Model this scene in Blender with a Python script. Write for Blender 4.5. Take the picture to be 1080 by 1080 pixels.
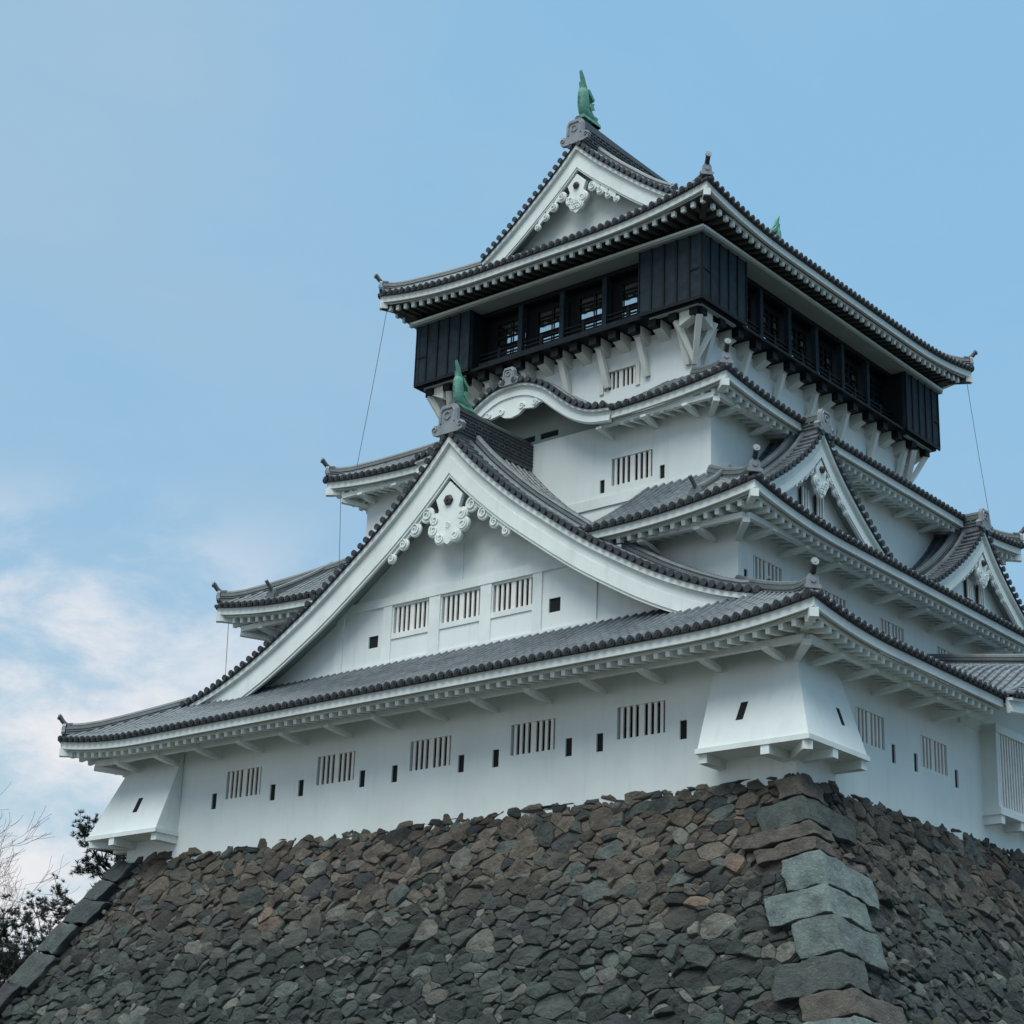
import bpy, bmesh, math, random
import numpy as np
from mathutils import Vector, Matrix, noise
random.seed(7)
R = math.radians
for o in list(bpy.data.objects): bpy.data.objects.remove(o, do_unlink=True)
SC = bpy.context.scene
COL = SC.collection

# ------------------------------------------------------------------ camera
def cam_axes(a, p, r):
    fwd = Vector((math.sin(a)*math.cos(p), math.cos(a)*math.cos(p), math.sin(p)))
    right = Vector((math.cos(a), -math.sin(a), 0)); down = fwd.cross(right)
    c, s = math.cos(r), math.sin(r)
    return c*right + s*down, -s*right + c*down, fwd
rt, dn, fw = cam_axes(R(-40.217), R(20.100), R(-2.137))
cd = bpy.data.cameras.new('camera'); cam = bpy.data.objects.new('camera', cd); COL.objects.link(cam)
CAM = Vector((24.4275, -39.8201, -10.5725))
cam.matrix_world = Matrix(((rt.x, -dn.x, -fw.x, CAM.x), (rt.y, -dn.y, -fw.y, CAM.y), (rt.z, -dn.z, -fw.z, CAM.z), (0, 0, 0, 1)))
cd.sensor_width = 36; cd.lens = 36*2061.8/1080; cd.clip_start = 0.1; cd.clip_end = 5000
SC.camera = cam

# ------------------------------------------------------------------ world, sun, exposure
W = bpy.data.worlds.new('World'); SC.world = W; W.use_nodes = True
nt = W.node_tree; nt.nodes.clear()
def N(tree, typ, **kw):
    n = tree.nodes.new(typ)
    for k, v in kw.items():
        if k in n.inputs.keys(): n.inputs[k].default_value = v
        else: setattr(n, k, v)
    return n
SUN_AZ = 164.0   # degrees clockwise from +Y
SUN_EL = 57.0
sky = N(nt, 'ShaderNodeTexSky', sky_type='NISHITA', sun_disc=False, sun_elevation=R(SUN_EL), sun_rotation=R(SUN_AZ))
sky.air_density = 1.0; sky.dust_density = 1.5; sky.ozone_density = 2.0
tc = N(nt, 'ShaderNodeTexCoord')
mp = N(nt, 'ShaderNodeMapping'); mp.inputs['Scale'].default_value = (1, 1, 1.9)
nt.links.new(tc.outputs['Generated'], mp.inputs['Vector'])
def wnoise(scale, detail, rough, dist=0.0):
    n = N(nt, 'ShaderNodeTexNoise'); n.inputs['Scale'].default_value = scale; n.inputs['Detail'].default_value = detail
    n.inputs['Roughness'].default_value = rough; n.inputs['Distortion'].default_value = dist
    nt.links.new(mp.outputs[0], n.inputs['Vector']); return n
def math_(op, a, b=None, c=None, clamp=False):
    m = N(nt, 'ShaderNodeMath', operation=op, use_clamp=clamp)
    for i, x in enumerate((a, b, c)):
        if x is None: continue
        if isinstance(x, (int, float)): m.inputs[i].default_value = x
        else: nt.links.new(x, m.inputs[i])
    return m.outputs[0]
sep = N(nt, 'ShaderNodeSeparateXYZ'); nt.links.new(tc.outputs['Generated'], sep.inputs[0])
elev = sep.outputs['Z']
n1 = wnoise(3.4, 7, 0.58, 0.5); n2 = wnoise(13.0, 7, 0.62, 0.2)
# thin overcast veil everywhere, thicker near the horizon
def ramp_(val, a, b):
    m = N(nt, 'ShaderNodeMapRange', interpolation_type='SMOOTHSTEP'); m.inputs['From Min'].default_value = a; m.inputs['From Max'].default_value = b
    nt.links.new(val, m.inputs['Value']); return m.outputs[0]
west = math_('ADD', math_('MULTIPLY', sep.outputs['X'], -0.83), math_('MULTIPLY', sep.outputs['Y'], -0.55))   # cloudier part of the sky
low = math_('SUBTRACT', 1.0, ramp_(elev, 0.05, 0.50))
wm = ramp_(west, -0.15, 0.42)
veil = math_('ADD', math_('ADD', math_('MULTIPLY', low, 0.45), math_('MULTIPLY', wm, 0.50)), math_('MULTIPLY', math_('SUBTRACT', n1.outputs['Fac'], 0.45), 1.9), clamp=True)
puff = ramp_(math_('ADD', math_('MULTIPLY', n1.outputs['Fac'], 0.5), math_('MULTIPLY', n2.outputs['Fac'], 0.5)), 0.38, 0.56)
puffm = math_('MULTIPLY', math_('MULTIPLY', puff, ramp_(west, 0.14, 0.32)), math_('SUBTRACT', 1.0, ramp_(elev, 0.27, 0.36)), clamp=True)
haze_low = math_('MULTIPLY', math_('SUBTRACT', 1.0, ramp_(elev, 0.08, 0.36)), ramp_(west, -0.05, 0.34))
def mixc(f, a, b):
    m = N(nt, 'ShaderNodeMix', data_type='RGBA')
    for s, v in ((m.inputs[0], f), (m.inputs[6], a), (m.inputs[7], b)):
        if isinstance(v, (int, float)): s.default_value = v
        elif isinstance(v, tuple): s.default_value = v
        else: nt.links.new(v, s)
    return m.outputs[2]
SKY_K = 9.1     # the sky below runs at strength 0.1
blue = (0.285*SKY_K, 0.555*SKY_K, 0.81*SKY_K, 1)
grey = (0.37*SKY_K, 0.53*SKY_K, 0.68*SKY_K, 1)
mist = (0.56*SKY_K, 0.69*SKY_K, 0.75*SKY_K, 1)
high = (0.62*SKY_K, 0.72*SKY_K, 0.72*SKY_K, 1)
pale = (0.90*SKY_K, 0.87*SKY_K, 0.88*SKY_K, 1)
base = mixc(0.85, sky.outputs[0], blue)
c1 = mixc(math_('MULTIPLY', veil, 0.8), base, grey)
c1 = mixc(math_('MULTIPLY', haze_low, 0.85), c1, mist)
c2 = mixc(math_('MULTIPLY', puffm, 0.85), c1, pale)
c2 = mixc(ramp_(elev, 0.58, 0.85), c2, high)
bg = N(nt, 'ShaderNodeBackground'); bg.inputs['Strength'].default_value = 0.10
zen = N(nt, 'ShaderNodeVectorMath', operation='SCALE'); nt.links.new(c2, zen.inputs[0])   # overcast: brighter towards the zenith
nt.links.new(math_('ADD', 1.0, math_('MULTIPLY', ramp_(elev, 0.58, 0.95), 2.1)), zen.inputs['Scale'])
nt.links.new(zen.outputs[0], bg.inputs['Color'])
wo = N(nt, 'ShaderNodeOutputWorld'); nt.links.new(bg.outputs[0], wo.inputs['Surface'])
sl = bpy.data.lights.new('sun', 'SUN'); sl.energy = 2.2; sl.angle = R(42); sl.color = (1.0, 0.99, 0.94)
so = bpy.data.objects.new('sun', sl); COL.objects.link(so)
sd = Vector((math.sin(R(SUN_AZ))*math.cos(R(SUN_EL)), math.cos(R(SUN_AZ))*math.cos(R(SUN_EL)), math.sin(R(SUN_EL))))
so.rotation_euler = sd.to_track_quat('Z', 'Y').to_euler()
SC.view_settings.view_transform = 'Standard'; SC.view_settings.look = 'None'
SC.view_settings.exposure = 0.16; SC.view_settings.gamma = 1.0; SC.view_settings.use_curve_mapping = False

# ------------------------------------------------------------------ materials
def material(name, col, rough=0.8, bump=0.0, bscale=8.0, var=0.0, vscale=1.5, col2=None, streak=0.0, attr=None, metal=0.0, spec=0.5, cells=0.0):
    m = bpy.data.materials.new(name); m.use_nodes = True; t = m.node_tree
    b = t.nodes['Principled BSDF']; b.inputs['Roughness'].default_value = rough; b.inputs['Metallic'].default_value = metal
    b.inputs['Specular IOR Level'].default_value = spec
    g = N(t, 'ShaderNodeTexCoord'); v = g.outputs['Object']
    def mix(f, a, c, blend='MIX'):
        x = N(t, 'ShaderNodeMix', data_type='RGBA', blend_type=blend)
        for s, val in ((x.inputs[0], f), (x.inputs[6], a), (x.inputs[7], c)):
            if isinstance(val, (int, float, tuple)): s.default_value = val
            else: t.links.new(val, s)
        return x.outputs[2]
    def nz(scale, det=5, r=0.6, vec=None):
        n = N(t, 'ShaderNodeTexNoise'); n.inputs['Scale'].default_value = scale; n.inputs['Detail'].default_value = det; n.inputs['Roughness'].default_value = r
        t.links.new(vec or v, n.inputs['Vector']); return n.outputs['Fac']
    def ramp(f, a, c):
        x = N(t, 'ShaderNodeMapRange'); x.inputs['From Min'].default_value = a; x.inputs['From Max'].default_value = c
        t.links.new(f, x.inputs['Value']); return x.outputs[0]
    c4 = tuple(col)+(1,)
    out = c4
    if attr:
        a = N(t, 'ShaderNodeAttribute'); a.attribute_name = attr; out = a.outputs['Color']
    if var or col2:
        c2 = tuple(col2)+(1,) if col2 else tuple(x*(1-var) for x in col)+(1,)
        if attr:
            out = mix(ramp(nz(vscale), 0.35, 0.7), out, mix(1.0, out, (1-var, 1-var, 1-var*0.9, 1), 'MULTIPLY'))
            out = mix(ramp(nz(vscale*6, 6, 0.7), 0.55, 0.8), out, mix(1.0, out, (2.1, 2.3, 2.1, 1), 'MULTIPLY'))
        else:
            out = mix(ramp(nz(vscale), 0.35, 0.7), out, c2)
    if cells:
        vo = N(t, 'ShaderNodeTexVoronoi'); vo.inputs['Scale'].default_value = cells; t.links.new(v, vo.inputs['Vector'])
        sp = N(t, 'ShaderNodeSeparateColor'); t.links.new(vo.outputs['Color'], sp.inputs[0])
        out = mix(ramp(sp.outputs[0], 0.0, 1.0), mix(1.0, out, (0.74, 0.75, 0.77, 1), 'MULTIPLY'), mix(1.0, out, (1.28, 1.27, 1.25, 1), 'MULTIPLY'))
    if streak:
        mm = N(t, 'ShaderNodeMapping'); mm.inputs['Scale'].default_value = (2.2, 2.2, 0.28); t.links.new(v, mm.inputs['Vector'])
        f = ramp(nz(1.6, 6, 0.65, mm.outputs[0]), 0.52, 0.80)
        x = N(t, 'ShaderNodeMath', operation='MULTIPLY'); t.links.new(f, x.inputs[0]); x.inputs[1].default_value = streak
        out = mix(x.outputs[0], out, (col[0]*0.55, col[1]*0.60, col[2]*0.58, 1))
    if isinstance(out, tuple): b.inputs['Base Color'].default_value = out
    else: t.links.new(out, b.inputs['Base Color'])
    if bump:
        bp = N(t, 'ShaderNodeBump'); bp.inputs['Strength'].default_value = bump; bp.inputs['Distance'].default_value = 0.11 if attr else 0.05
        t.links.new(nz(bscale, 8, 0.65), bp.inputs['Height']); t.links.new(bp.outputs[0], b.inputs['Normal'])
    return m
M = {}
M['plaster'] = material('white plaster', (0.735, 0.775, 0.75), 0.88, 0.10, 3.0, 0.12, 0.35, streak=0.30)
M['trim'] = material('white painted timber', (0.735, 0.775, 0.745), 0.75, 0.08, 5.0, 0.16, 0.9, streak=0.35)
M['soffit'] = material('white plaster darkened for eave shade', (0.28, 0.32, 0.30), 0.9, 0.05, 4.0, 0.15, 1.0)  # white plaster too; the shade under the eaves is put into its colour
M['bars'] = material('cream window bars', (0.80, 0.77, 0.72), 0.8, 0.04, 8.0, 0.12, 2.0)
M['cream'] = material('cream painted beams', (0.66, 0.66, 0.60), 0.8, 0.05, 6.0, 0.15, 1.5)
M['tile'] = material('smoked grey roof tile', (0.098, 0.114, 0.128), 0.38, 0.12, 14.0, 0.35, 0.7, cells=3.6, spec=0.6)
M['tile_end'] = material('dark tile ends', (0.026, 0.030, 0.036), 0.6, 0.2, 16.0, 0.4, 3.0)
M['ridge'] = material('grey ridge tile', (0.12, 0.138, 0.142), 0.5, 0.2, 12.0, 0.35, 2.0)
M['ridge_dark'] = material('dark ridge tile', (0.07, 0.078, 0.083), 0.5, 0.2, 12.0, 0.35, 2.0)
M['ornament'] = material('pale grey ridge end tile', (0.24, 0.26, 0.28), 0.55, 0.15, 12.0, 0.3, 3.0)
M['black'] = material('black lacquered boards', (0.019, 0.034, 0.044), 0.7, 0.25, 18.0, 0.5, 3.0, spec=0.2, streak=0.4)
M['blackdark'] = material('black timber', (0.004, 0.006, 0.009), 0.65, 0.1, 10.0, spec=0.25)
M['dark'] = material('black for unlit interior', (0.004, 0.005, 0.006), 0.9)  # flat black colour standing for unlit depth in the openings
M['darkwood'] = material('dark rafters', (0.045, 0.048, 0.046), 0.8, 0.1, 8.0)
M['line'] = material('dark joint', (0.12, 0.14, 0.15), 0.9)
M['glass'] = material('window glass', (0.60, 0.66, 0.64), 0.05, metal=1.0)
M['copper'] = material('green copper patina', (0.11, 0.31, 0.235), 0.7, 0.3, 14.0, 0.45, 4.0)
M['stone'] = material('rough wall stone', (0.08, 0.08, 0.08), 0.9, 1.0, 11.0, 0.55, 2.4, attr='tint')
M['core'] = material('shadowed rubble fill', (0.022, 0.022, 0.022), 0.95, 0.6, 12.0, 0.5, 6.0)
M['ground'] = material('gravel ground', (0.08, 0.08, 0.07), 0.95, 0.5, 3.0, 0.3, 0.2)
M['bark'] = material('dark bark', (0.045, 0.038, 0.034), 0.9, 0.6, 10.0, 0.4, 4.0)
M['twig'] = material('grey brown twigs', (0.050, 0.042, 0.040), 0.9, 0.3, 10.0, 0.3, 4.0)
M['needle'] = material('dark pine needles', (0.012, 0.026, 0.018), 0.8, 0.0, 1.0, 0.4, 2.0)
M['cable'] = material('grey cable', (0.10, 0.11, 0.12), 0.6)
M['rust'] = material('dark bronze boss', (0.045, 0.035, 0.032), 0.6, 0.2, 10.0)

# ------------------------------------------------------------------ mesh builder
class MB:
    def __init__(s): s.v = []; s.f = []; s.c = None
    def add(s, vs, fs):
        n = len(s.v); s.v.extend([tuple(p) for p in vs]); s.f.extend([tuple(i+n for i in f) for f in fs])
    def hexa(s, p):   # 8 points: bottom 4 loop, top 4 loop
        s.add(p, [(0, 3, 2, 1), (4, 5, 6, 7), (0, 1, 5, 4), (1, 2, 6, 5), (2, 3, 7, 6), (3, 0, 4, 7)])
    def box(s, x0, x1, y0, y1, z0, z1, T=None):
        p = [(x0, y0, z0), (x1, y0, z0), (x1, y1, z0), (x0, y1, z0), (x0, y0, z1), (x1, y0, z1), (x1, y1, z1), (x0, y1, z1)]
        if T: p = [T(*q) for q in p]
        s.hexa(p)
    def bar(s, a, b, w, h, up=(0, 0, 1), w2=None, h2=None):
        a = Vector(a); b = Vector(b); d = (b-a).normalized(); sd = d.cross(Vector(up))
        if sd.length < 1e-4: sd = d.cross(Vector((1, 0, 0)))
        sd.normalize(); u = sd.cross(d); w2 = w2 or w; h2 = h2 or h
        q = []
        for p, ww, hh in ((a, w, h), (b, w2, h2)):
            q.append([p-sd*ww/2-u*hh/2, p+sd*ww/2-u*hh/2, p+sd*ww/2+u*hh/2, p-sd*ww/2+u*hh/2])
        s.hexa(q[0]+q[1])
    def tube(s, pts, rad, n=6, up=(0, 0, 1), caps=True, arc=None):
        pts = [Vector(p) for p in pts]; k = len(pts); up = Vector(up)
        if not hasattr(rad, '__len__'): rad = [rad]*k
        vs = []; m = n
        for i in range(k):
            d = pts[min(i+1, k-1)]-pts[max(i-1, 0)]
            if d.length < 1e-9: d = Vector((0, 0, 1))
            d.normalize(); sd = d.cross(up)
            if sd.length < 1e-3: sd = d.cross(Vector((1, 0.2, 0)))
            sd.normalize(); u = sd.cross(d)
            for j in range(m):
                t = 2*math.pi*j/n if arc is None else arc[0]+(arc[1]-arc[0])*j/(n-1)
                vs.append(pts[i]+(sd*math.cos(t)+u*math.sin(t))*rad[i])
        fs = []
        for i in range(k-1):
            for j in range(m if arc is None else m-1):
                j2 = (j+1) % m; fs.append((i*m+j, i*m+j2, (i+1)*m+j2, (i+1)*m+j))
        if caps: fs.append(tuple(range(m))[::-1]); fs.append(tuple((k-1)*m+j for j in range(m)))
        s.add(vs, fs)
    def disc(s, c, nrm, r, th, n=10):
        c = Vector(c); d = Vector(nrm).normalized()
        s.tube([c, c+d*th], r, n=n)
    def strip(s, rows):   # rows: list of equally long point lists
        k = len(rows[0]); vs = [p for r in rows for p in r]; fs = []
        for i in range(len(rows)-1):
            for j in range(k-1): fs.append((i*k+j, i*k+j+1, (i+1)*k+j+1, (i+1)*k+j))
        s.add(vs, fs)
    def ring(s, sections, closed=False, cap=True):   # sweep of closed cross sections
        k = len(sections[0]); vs = [p for r in sections for p in r]; fs = []
        n = len(sections)
        for i in range(n-1 if not closed else n):
            i2 = (i+1) % n
            for j in range(k):
                j2 = (j+1) % k; fs.append((i*k+j, i*k+j2, i2*k+j2, i2*k+j))
        if cap and not closed: fs.append(tuple(range(k))[::-1]); fs.append(tuple((n-1)*k+j for j in range(k)))
        s.add(vs, fs)
    def build(s, name, mat, parent=None, smooth=False, recalc=True, loc=None):
        me = bpy.data.meshes.new(name); me.from_pydata(s.v, [], s.f); me.update()
        if recalc and len(s.f) < 400000:
            bm = bmesh.new(); bm.from_mesh(me); bmesh.ops.recalc_face_normals(bm, faces=bm.faces); bm.to_mesh(me); bm.free()
        me.materials.append(M[mat] if isinstance(mat, str) else mat)
        if smooth:
            me.polygons.foreach_set('use_smooth', [True]*len(me.polygons))
            try: me.set_sharp_from_angle(angle=R(40))
            except Exception: pass
        o = bpy.data.objects.new(name, me); COL.objects.link(o)
        if parent: o.parent = parent
        return o
def empty(name, label, cat, group=None):
    o = bpy.data.objects.new(name, None); COL.objects.link(o); o['label'] = label; o['category'] = cat
    if group: o['group'] = group
    return o

# ------------------------------------------------------------------ building dimensions
CX, CY = -12.35, 12.95
castle = empty('castle_keep', 'white plastered multi-storey castle keep with grey tiled roofs on a stone base', 'castle')
def rect(ix, iy): return (-24.7+ix, -ix, iy, 25.9-iy)
W1 = rect(0, 0); W2 = rect(3.3, 2.55); W3 = rect(5.4, 4.35); W4 = rect(7.35, 6.3)
E1 = rect(-1.72, -1.86); E2 = rect(1.81, 1.14); E3 = rect(4.21, 3.40); E4 = rect(5.41, 4.18)
BOX = rect(6.35, 5.27)
# side frames: T(s, d, z): s along the side (left to right seen from outside), d = distance inward from the side's line
def side_T(rc, side):
    x0, x1, y0, y1 = rc
    if side == 'front': return (lambda s, d, z: (x0+s, y0+d, z)), x1-x0, (0, -1)
    if side == 'right': return (lambda s, d, z: (x1-d, y0+s, z)), y1-y0, (1, 0)
    if side == 'left': return (lambda s, d, z: (x0+d, y1-s, z)), y1-y0, (-1, 0)
    return (lambda s, d, z: (x1-s, y1-d, z)), x1-x0, (0, 1)
def insets(E, I, side):
    l = I[0]-E[0]; r = E[1]-I[1]; f = I[2]-E[2]; b = E[3]-I[3]
    return {'front': (l, r, f), 'right': (f, b, r), 'left': (b, f, l), 'back': (r, l, b)}[side]
SP = 0.287
RS = 0.365
def intervals(L, cuts):
    out = []; a = 0.0
    for c0, c1 in sorted(cuts): out.append((a, c0)); a = c1
    out.append((a, L)); return out
def make_roof(name, E, I, Wl, ze, zi, lift, wlen, cuts, parent, dark=False, label=None):
    """hip skirt: E eave rectangle, I where it meets the storey above, Wl wall rectangle below, ze tile bed height at mid eave."""
    cuts = {k: cuts.get(k, []) for k in ('front', 'right', 'left', 'back')}
    bed = MB(); rows = MB(); ends = MB(); fas = MB(); line = MB(); raf = MB(); sof = MB(); tips = MB()
    def geo(side):
        T, L, nrm = side_T(E, side); a, b, D = insets(E, I, side)
        def c(w): return lift*max(0.0, 1-w/wlen)**2.2
        def zz(s, f):
            w = min(s-f*a, L-s-f*b); g = 0.82*f+0.18*f*f
            return ze+(zi-ze)*g+(1-f)*c(max(w, 0))
        return T, L, nrm, a, b, D, c, zz
    for side in ('front', 'right', 'left', 'back'):
        T, L, nrm, a, b, D, c, zz = geo(side)
        nf = max(4, int(D/0.30))
        for s0, s1 in intervals(L, cuts[side]):
            M_ = max(3, int((s1-s0)/0.7))
            rws = []
            for i in range(nf+1):
                f = i/nf; lo = max(s0, f*a); hi = min(s1, L-f*b)
                if hi < lo: hi = lo = (lo+hi)/2
                for st in ((0.0, 0.016) if 0 < i < nf else (0.0,)):
                    if i > 0 and i < nf: dz = 0.016 if st == 0.0 else 0.0
                    else: dz = 0.0
                    rws.append([T(lo+(hi-lo)*(0.5-0.5*math.cos(math.pi*j/M_)) if M_ > 6 else lo+(hi-lo)*j/M_, f*D, zz(lo+(hi-lo)*((0.5-0.5*math.cos(math.pi*j/M_)) if M_ > 6 else j/M_), f)+dz) for j in range(M_+1)])
            bed.strip(rws)
            # drip edge of pan tiles
            n = max(2, int((s1-s0)/0.1)); sec = []
            for j in range(n+1):
                s = s0+(s1-s0)*j/n; z = zz(s, 0); wv = 0.016*math.cos(2*math.pi*(s/SP))
                sec.append([T(s, -0.03, z+0.03), T(s, 0.10, z+0.03), T(s, 0.10, z-0.06), T(s, -0.03, z-0.055+wv)])
            line.ring(sec)
            # white fascia and the thinner board under it
            n = max(2, int((s1-s0)/0.4)); sec = []; sec2 = []
            for j in range(n+1):
                s = s0+(s1-s0)*j/n; z = zz(s, 0)-0.062
                m0 = 0.06; t = 0.11
                def cl(s_, d): return min(max(s_, d if s0 == 0 else s0), L-d if s1 == L else s1)
                sec.append([T(cl(s, m0), m0, z), T(cl(s, m0+t), m0+t, z), T(cl(s, m0+t), m0+t, z-0.225), T(cl(s, m0), m0, z-0.225)])
                z2 = z-0.227; m2 = 0.19
                sec2.append([T(cl(s, m2), m2, z2), T(cl(s, m2+t), m2+t, z2), T(cl(s, m2+t), m2+t, z2-0.06), T(cl(s, m2), m2, z2-0.06)])
            fas.ring(sec); fas.ring(sec2)
        if side == 'back': continue
        # tile rows
        n = int((L-0.1)/SP); off = (L-n*SP)/2
        for k in range(n+1):
            s = off+k*SP
            if any(c0-0.02 < s < c1+0.02 for c0, c1 in cuts[side]): continue
            fm = min(1.0, s/a, (L-s)/b)
            if fm < 0.02: continue
            dl = fm*D; m = max(1, int(dl/0.32)); pts = []; rad = []
            jit = random.uniform(-0.006, 0.006)
            for i in range(m+1):
                f = fm*i/m; z = zz(s, f)+0.035
                if i > 0: pts.append(T(s+jit, f*D-0.004, z)); rad.append(0.073)
                if i < m: pts.append(T(s+jit, f*D, z)); rad.append(0.083)
            pts[0] = T(s+jit, -0.05, zz(s, 0)+0.035)
            rows.tube(pts, rad, n=7, arc=(-0.1, math.pi+0.1), caps=False)
            nv = Vector((nrm[0], nrm[1], -0.1)); p0 = Vector(T(s+jit, -0.05, zz(s, 0)+0.030))
            ends.disc(p0-nv*0.02, nv, 0.098, 0.055, 10)
            ends.disc(p0+nv*0.03, nv, 0.045, 0.025, 8)
        # rafters below
        TW = insets(E, Wl, side); oa, ob, oD = TW
        n = int((L-0.5)/RS); off = (L-n*RS)/2
        up = 0.20
        def zs(s, d): return zz(s, 0)*1.0-0.062-0.335-c(max(0, min(s, L-s)))*0.0+up*max(0, d-0.2)-c(max(0, min(s, L-s)))*(d/max(oD, .01))*0.6
        for k in range(n+1):
            s = off+k*RS
            if any(c0-0.05 < s < c1+0.05 for c0, c1 in cuts[side]): continue
            dm = min(oD+0.05, (s)*oD/oa, (L-s)*oD/ob)
            if dm < 0.35: continue
            d0 = 0.26
            A = Vector(T(s, d0, zs(s, d0)-0.02)); B = Vector(T(s, dm, zs(s, dm)-0.02)); mid = A.lerp(B, 0.5)
            raf.bar(A, B, 0.125, 0.165)
            if dark: tips.bar(Vector(T(s, d0-0.012, zs(s, d0)-0.02)), Vector(T(s, d0+0.10, zs(s, d0+0.1)-0.02)), 0.137, 0.177)
        # soffit board
        for s0, s1 in intervals(L, cuts[side]):
            M_ = max(3, int((s1-s0)/0.5)); rws = []
            for i in range(5):
                d = 0.15+(oD+0.02-0.15)*i/4
                lo = max(s0, d*oa/oD if s0 == 0 else s0); hi = min(s1, L-d*ob/oD if s1 == L else s1)
                rws.append([T(lo+(hi-lo)*j/M_, d, zs(lo+(hi-lo)*j/M_, d)+0.066) for j in range(M_+1)])
            sof.strip(rws)
    r = bed.build(name, 'tile', parent)
    if label: r['label'] = label
    rows.build('tile_rows', 'tile', r, smooth=True)
    ends.build('tile_ends', 'tile_end', r, smooth=True)
    line.build('drip_tiles', 'tile_end', r)
    fas.build('fascia', 'trim', r)
    raf.build('rafters', 'darkwood' if dark else 'trim', r)
    if dark: tips.build('rafter_tips', 'trim', r)
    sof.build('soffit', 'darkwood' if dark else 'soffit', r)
    # hip ridges and hip rafters
    for cx_, cy_, sx, sy, vis in ((0, 2, 1, 1, 1), (1, 2, -1, 1, 1), (1, 3, -1, -1, 1), (0, 3, 1, -1, 0)):
        P0 = Vector((E[cx_], E[cy_], 0)); P1 = Vector((I[cx_], I[cy_], 0)); sec = []; cap = []
        T, L, nrm, a, b, D, c, zz = geo('front' if cy_ == 2 else 'back')
        nn = 12
        d = (P1-P0).normalized(); sd = Vector((-d.y, d.x, 0))
        def hz(f): return ze+(zi-ze)*(0.82*f+0.18*f*f)+(1-f)*lift
        for i in range(nn+1):
            f = 0.035+0.965*i/nn; z = hz(f)+0.20*max(0, 1-f/0.22)**2
            p = P0.lerp(P1, f)
            w = 0.13
            sec.append([p-sd*w+Vector((0, 0, z-0.05)), p+sd*w+Vector((0, 0, z-0.05)), p+sd*w*0.8+Vector((0, 0, z+0.21)), p-sd*w*0.8+Vector((0, 0, z+0.21))])
            cap.append(p+Vector((0, 0, z+0.24)))
        h = MB(); h.ring(sec); h.tube(cap, 0.085, n=8)
        for o_ in (0.10, 0.18):   # thin projecting courses
            h.ring([[q[0].lerp(q[3], o_/0.31)-sd*0.03, q[1].lerp(q[2], o_/0.31)+sd*0.03, q[1].lerp(q[2], (o_+0.03)/0.31)+sd*0.03, q[0].lerp(q[3], (o_+0.03)/0.31)-sd*0.03] for q in sec])
        ho = h.build('hip_ridge', 'ridge', r, smooth=True)
        e = MB(); p = P0.lerp(P1, 0.03); z = hz(0.03)+0.20*0.75
        # ridge end tile: shouldered plate with a roundel, and the rod over it
        plate = [(-0.26, -0.08), (-0.30, 0.02), (-0.20, 0.08), (-0.19, 0.30), (-0.10, 0.42), (0.10, 0.42), (0.19, 0.30), (0.20, 0.08), (0.30, 0.02), (0.26, -0.08)]
        e.ring([[p-d*t+sd*u_*0.74+Vector((0, 0, z+v_*0.74)) for u_, v_ in plate] for t in (0.0, 0.10)])
        e.disc(p-d*0.10+Vector((0, 0, z+0.15)), -d, 0.075, 0.03, 12)
        e.build('ridge_end_tile', 'ornament' if vis else 'ridge', ho, smooth=False)
        rr = MB(); q = p+Vector((0, 0, z+0.27)); rdir = (-d+Vector((0, 0, 0.95))).normalized()
        rr.tube([q+d*0.2, q, q+rdir*0.18, q+rdir*0.34+Vector((0, 0, 0.05))], [0.09, 0.085, 0.075, 0.078], n=8)
        ro_ = rr.build('ridge_rod', 'tile_end', ho, smooth=True)
        rr = MB(); rr.disc(q+rdir*0.33+Vector((0, 0, 0.04)), -d+Vector((0, 0, 0.25)), 0.10, 0.05, 14)
        rr.build('rod_cap', 'ornament', ho, smooth=False)
        hb = MB(); pw = Vector((Wl[cx_], Wl[cy_], 0)); dd = (pw-P0).normalized()
        pe = P0+dd*0.10
        hb.bar(Vector((pe.x, pe.y, ze+lift-0.44)), Vector((pw.x, pw.y, ze-0.30+0.15)), 0.19, 0.20)
        hb.build('hip_rafter', 'darkwood' if dark else 'trim', r)
        hb2 = MB(); hb2.bar(Vector((pe.x, pe.y, ze+lift-0.44))-dd*0.02, Vector((pe.x, pe.y, ze+lift-0.43))+dd*0.25, 0.215, 0.225)
        hb2.build('hip_rafter_end', 'trim', r)
    return r, zz

# ------------------------------------------------------------------ roofs
roof1, _ = make_roof('first_roof'.replace('first_', 'lower_'), E1, rect(3.3, 2.55), W1, 3.345, 5.93, 0.33, 4.2,
    {'right': [(12.95+1.86-5.0, 12.95+1.86+5.0)]}, castle, label='wide lowest tiled roof above the loophole wall')
roof2, _ = make_roof('second_roof'.replace('second_', 'middle_'), E2, rect(5.4, 4.35), W2, 7.95, 10.20, 0.42, 5.0,
    {'front': [((E2[1]-E2[0])/2-4.7, (E2[1]-E2[0])/2+4.7)]}, castle, label='tiled roof with the small pointed gables')
roof3, _ = make_roof('upper_roof', E3, rect(7.35, 6.3), W3, 12.70, 14.55, 0.30, 4.5,
    {'front': [((E3[1]-E3[0])/2-3.95, (E3[1]-E3[0])/2+3.95)]}, castle, label='tiled roof with the curved gable under the black storey')
I4 = (-16.05, -8.65, 7.05, 18.85)
roof4, _ = make_roof('top_roof', E4, I4, rect(6.3, 5.2), 19.50, 21.50, 0.48, 5.0, {}, castle, dark=True, label='highest tiled hip and gable roof over the black storey')

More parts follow.
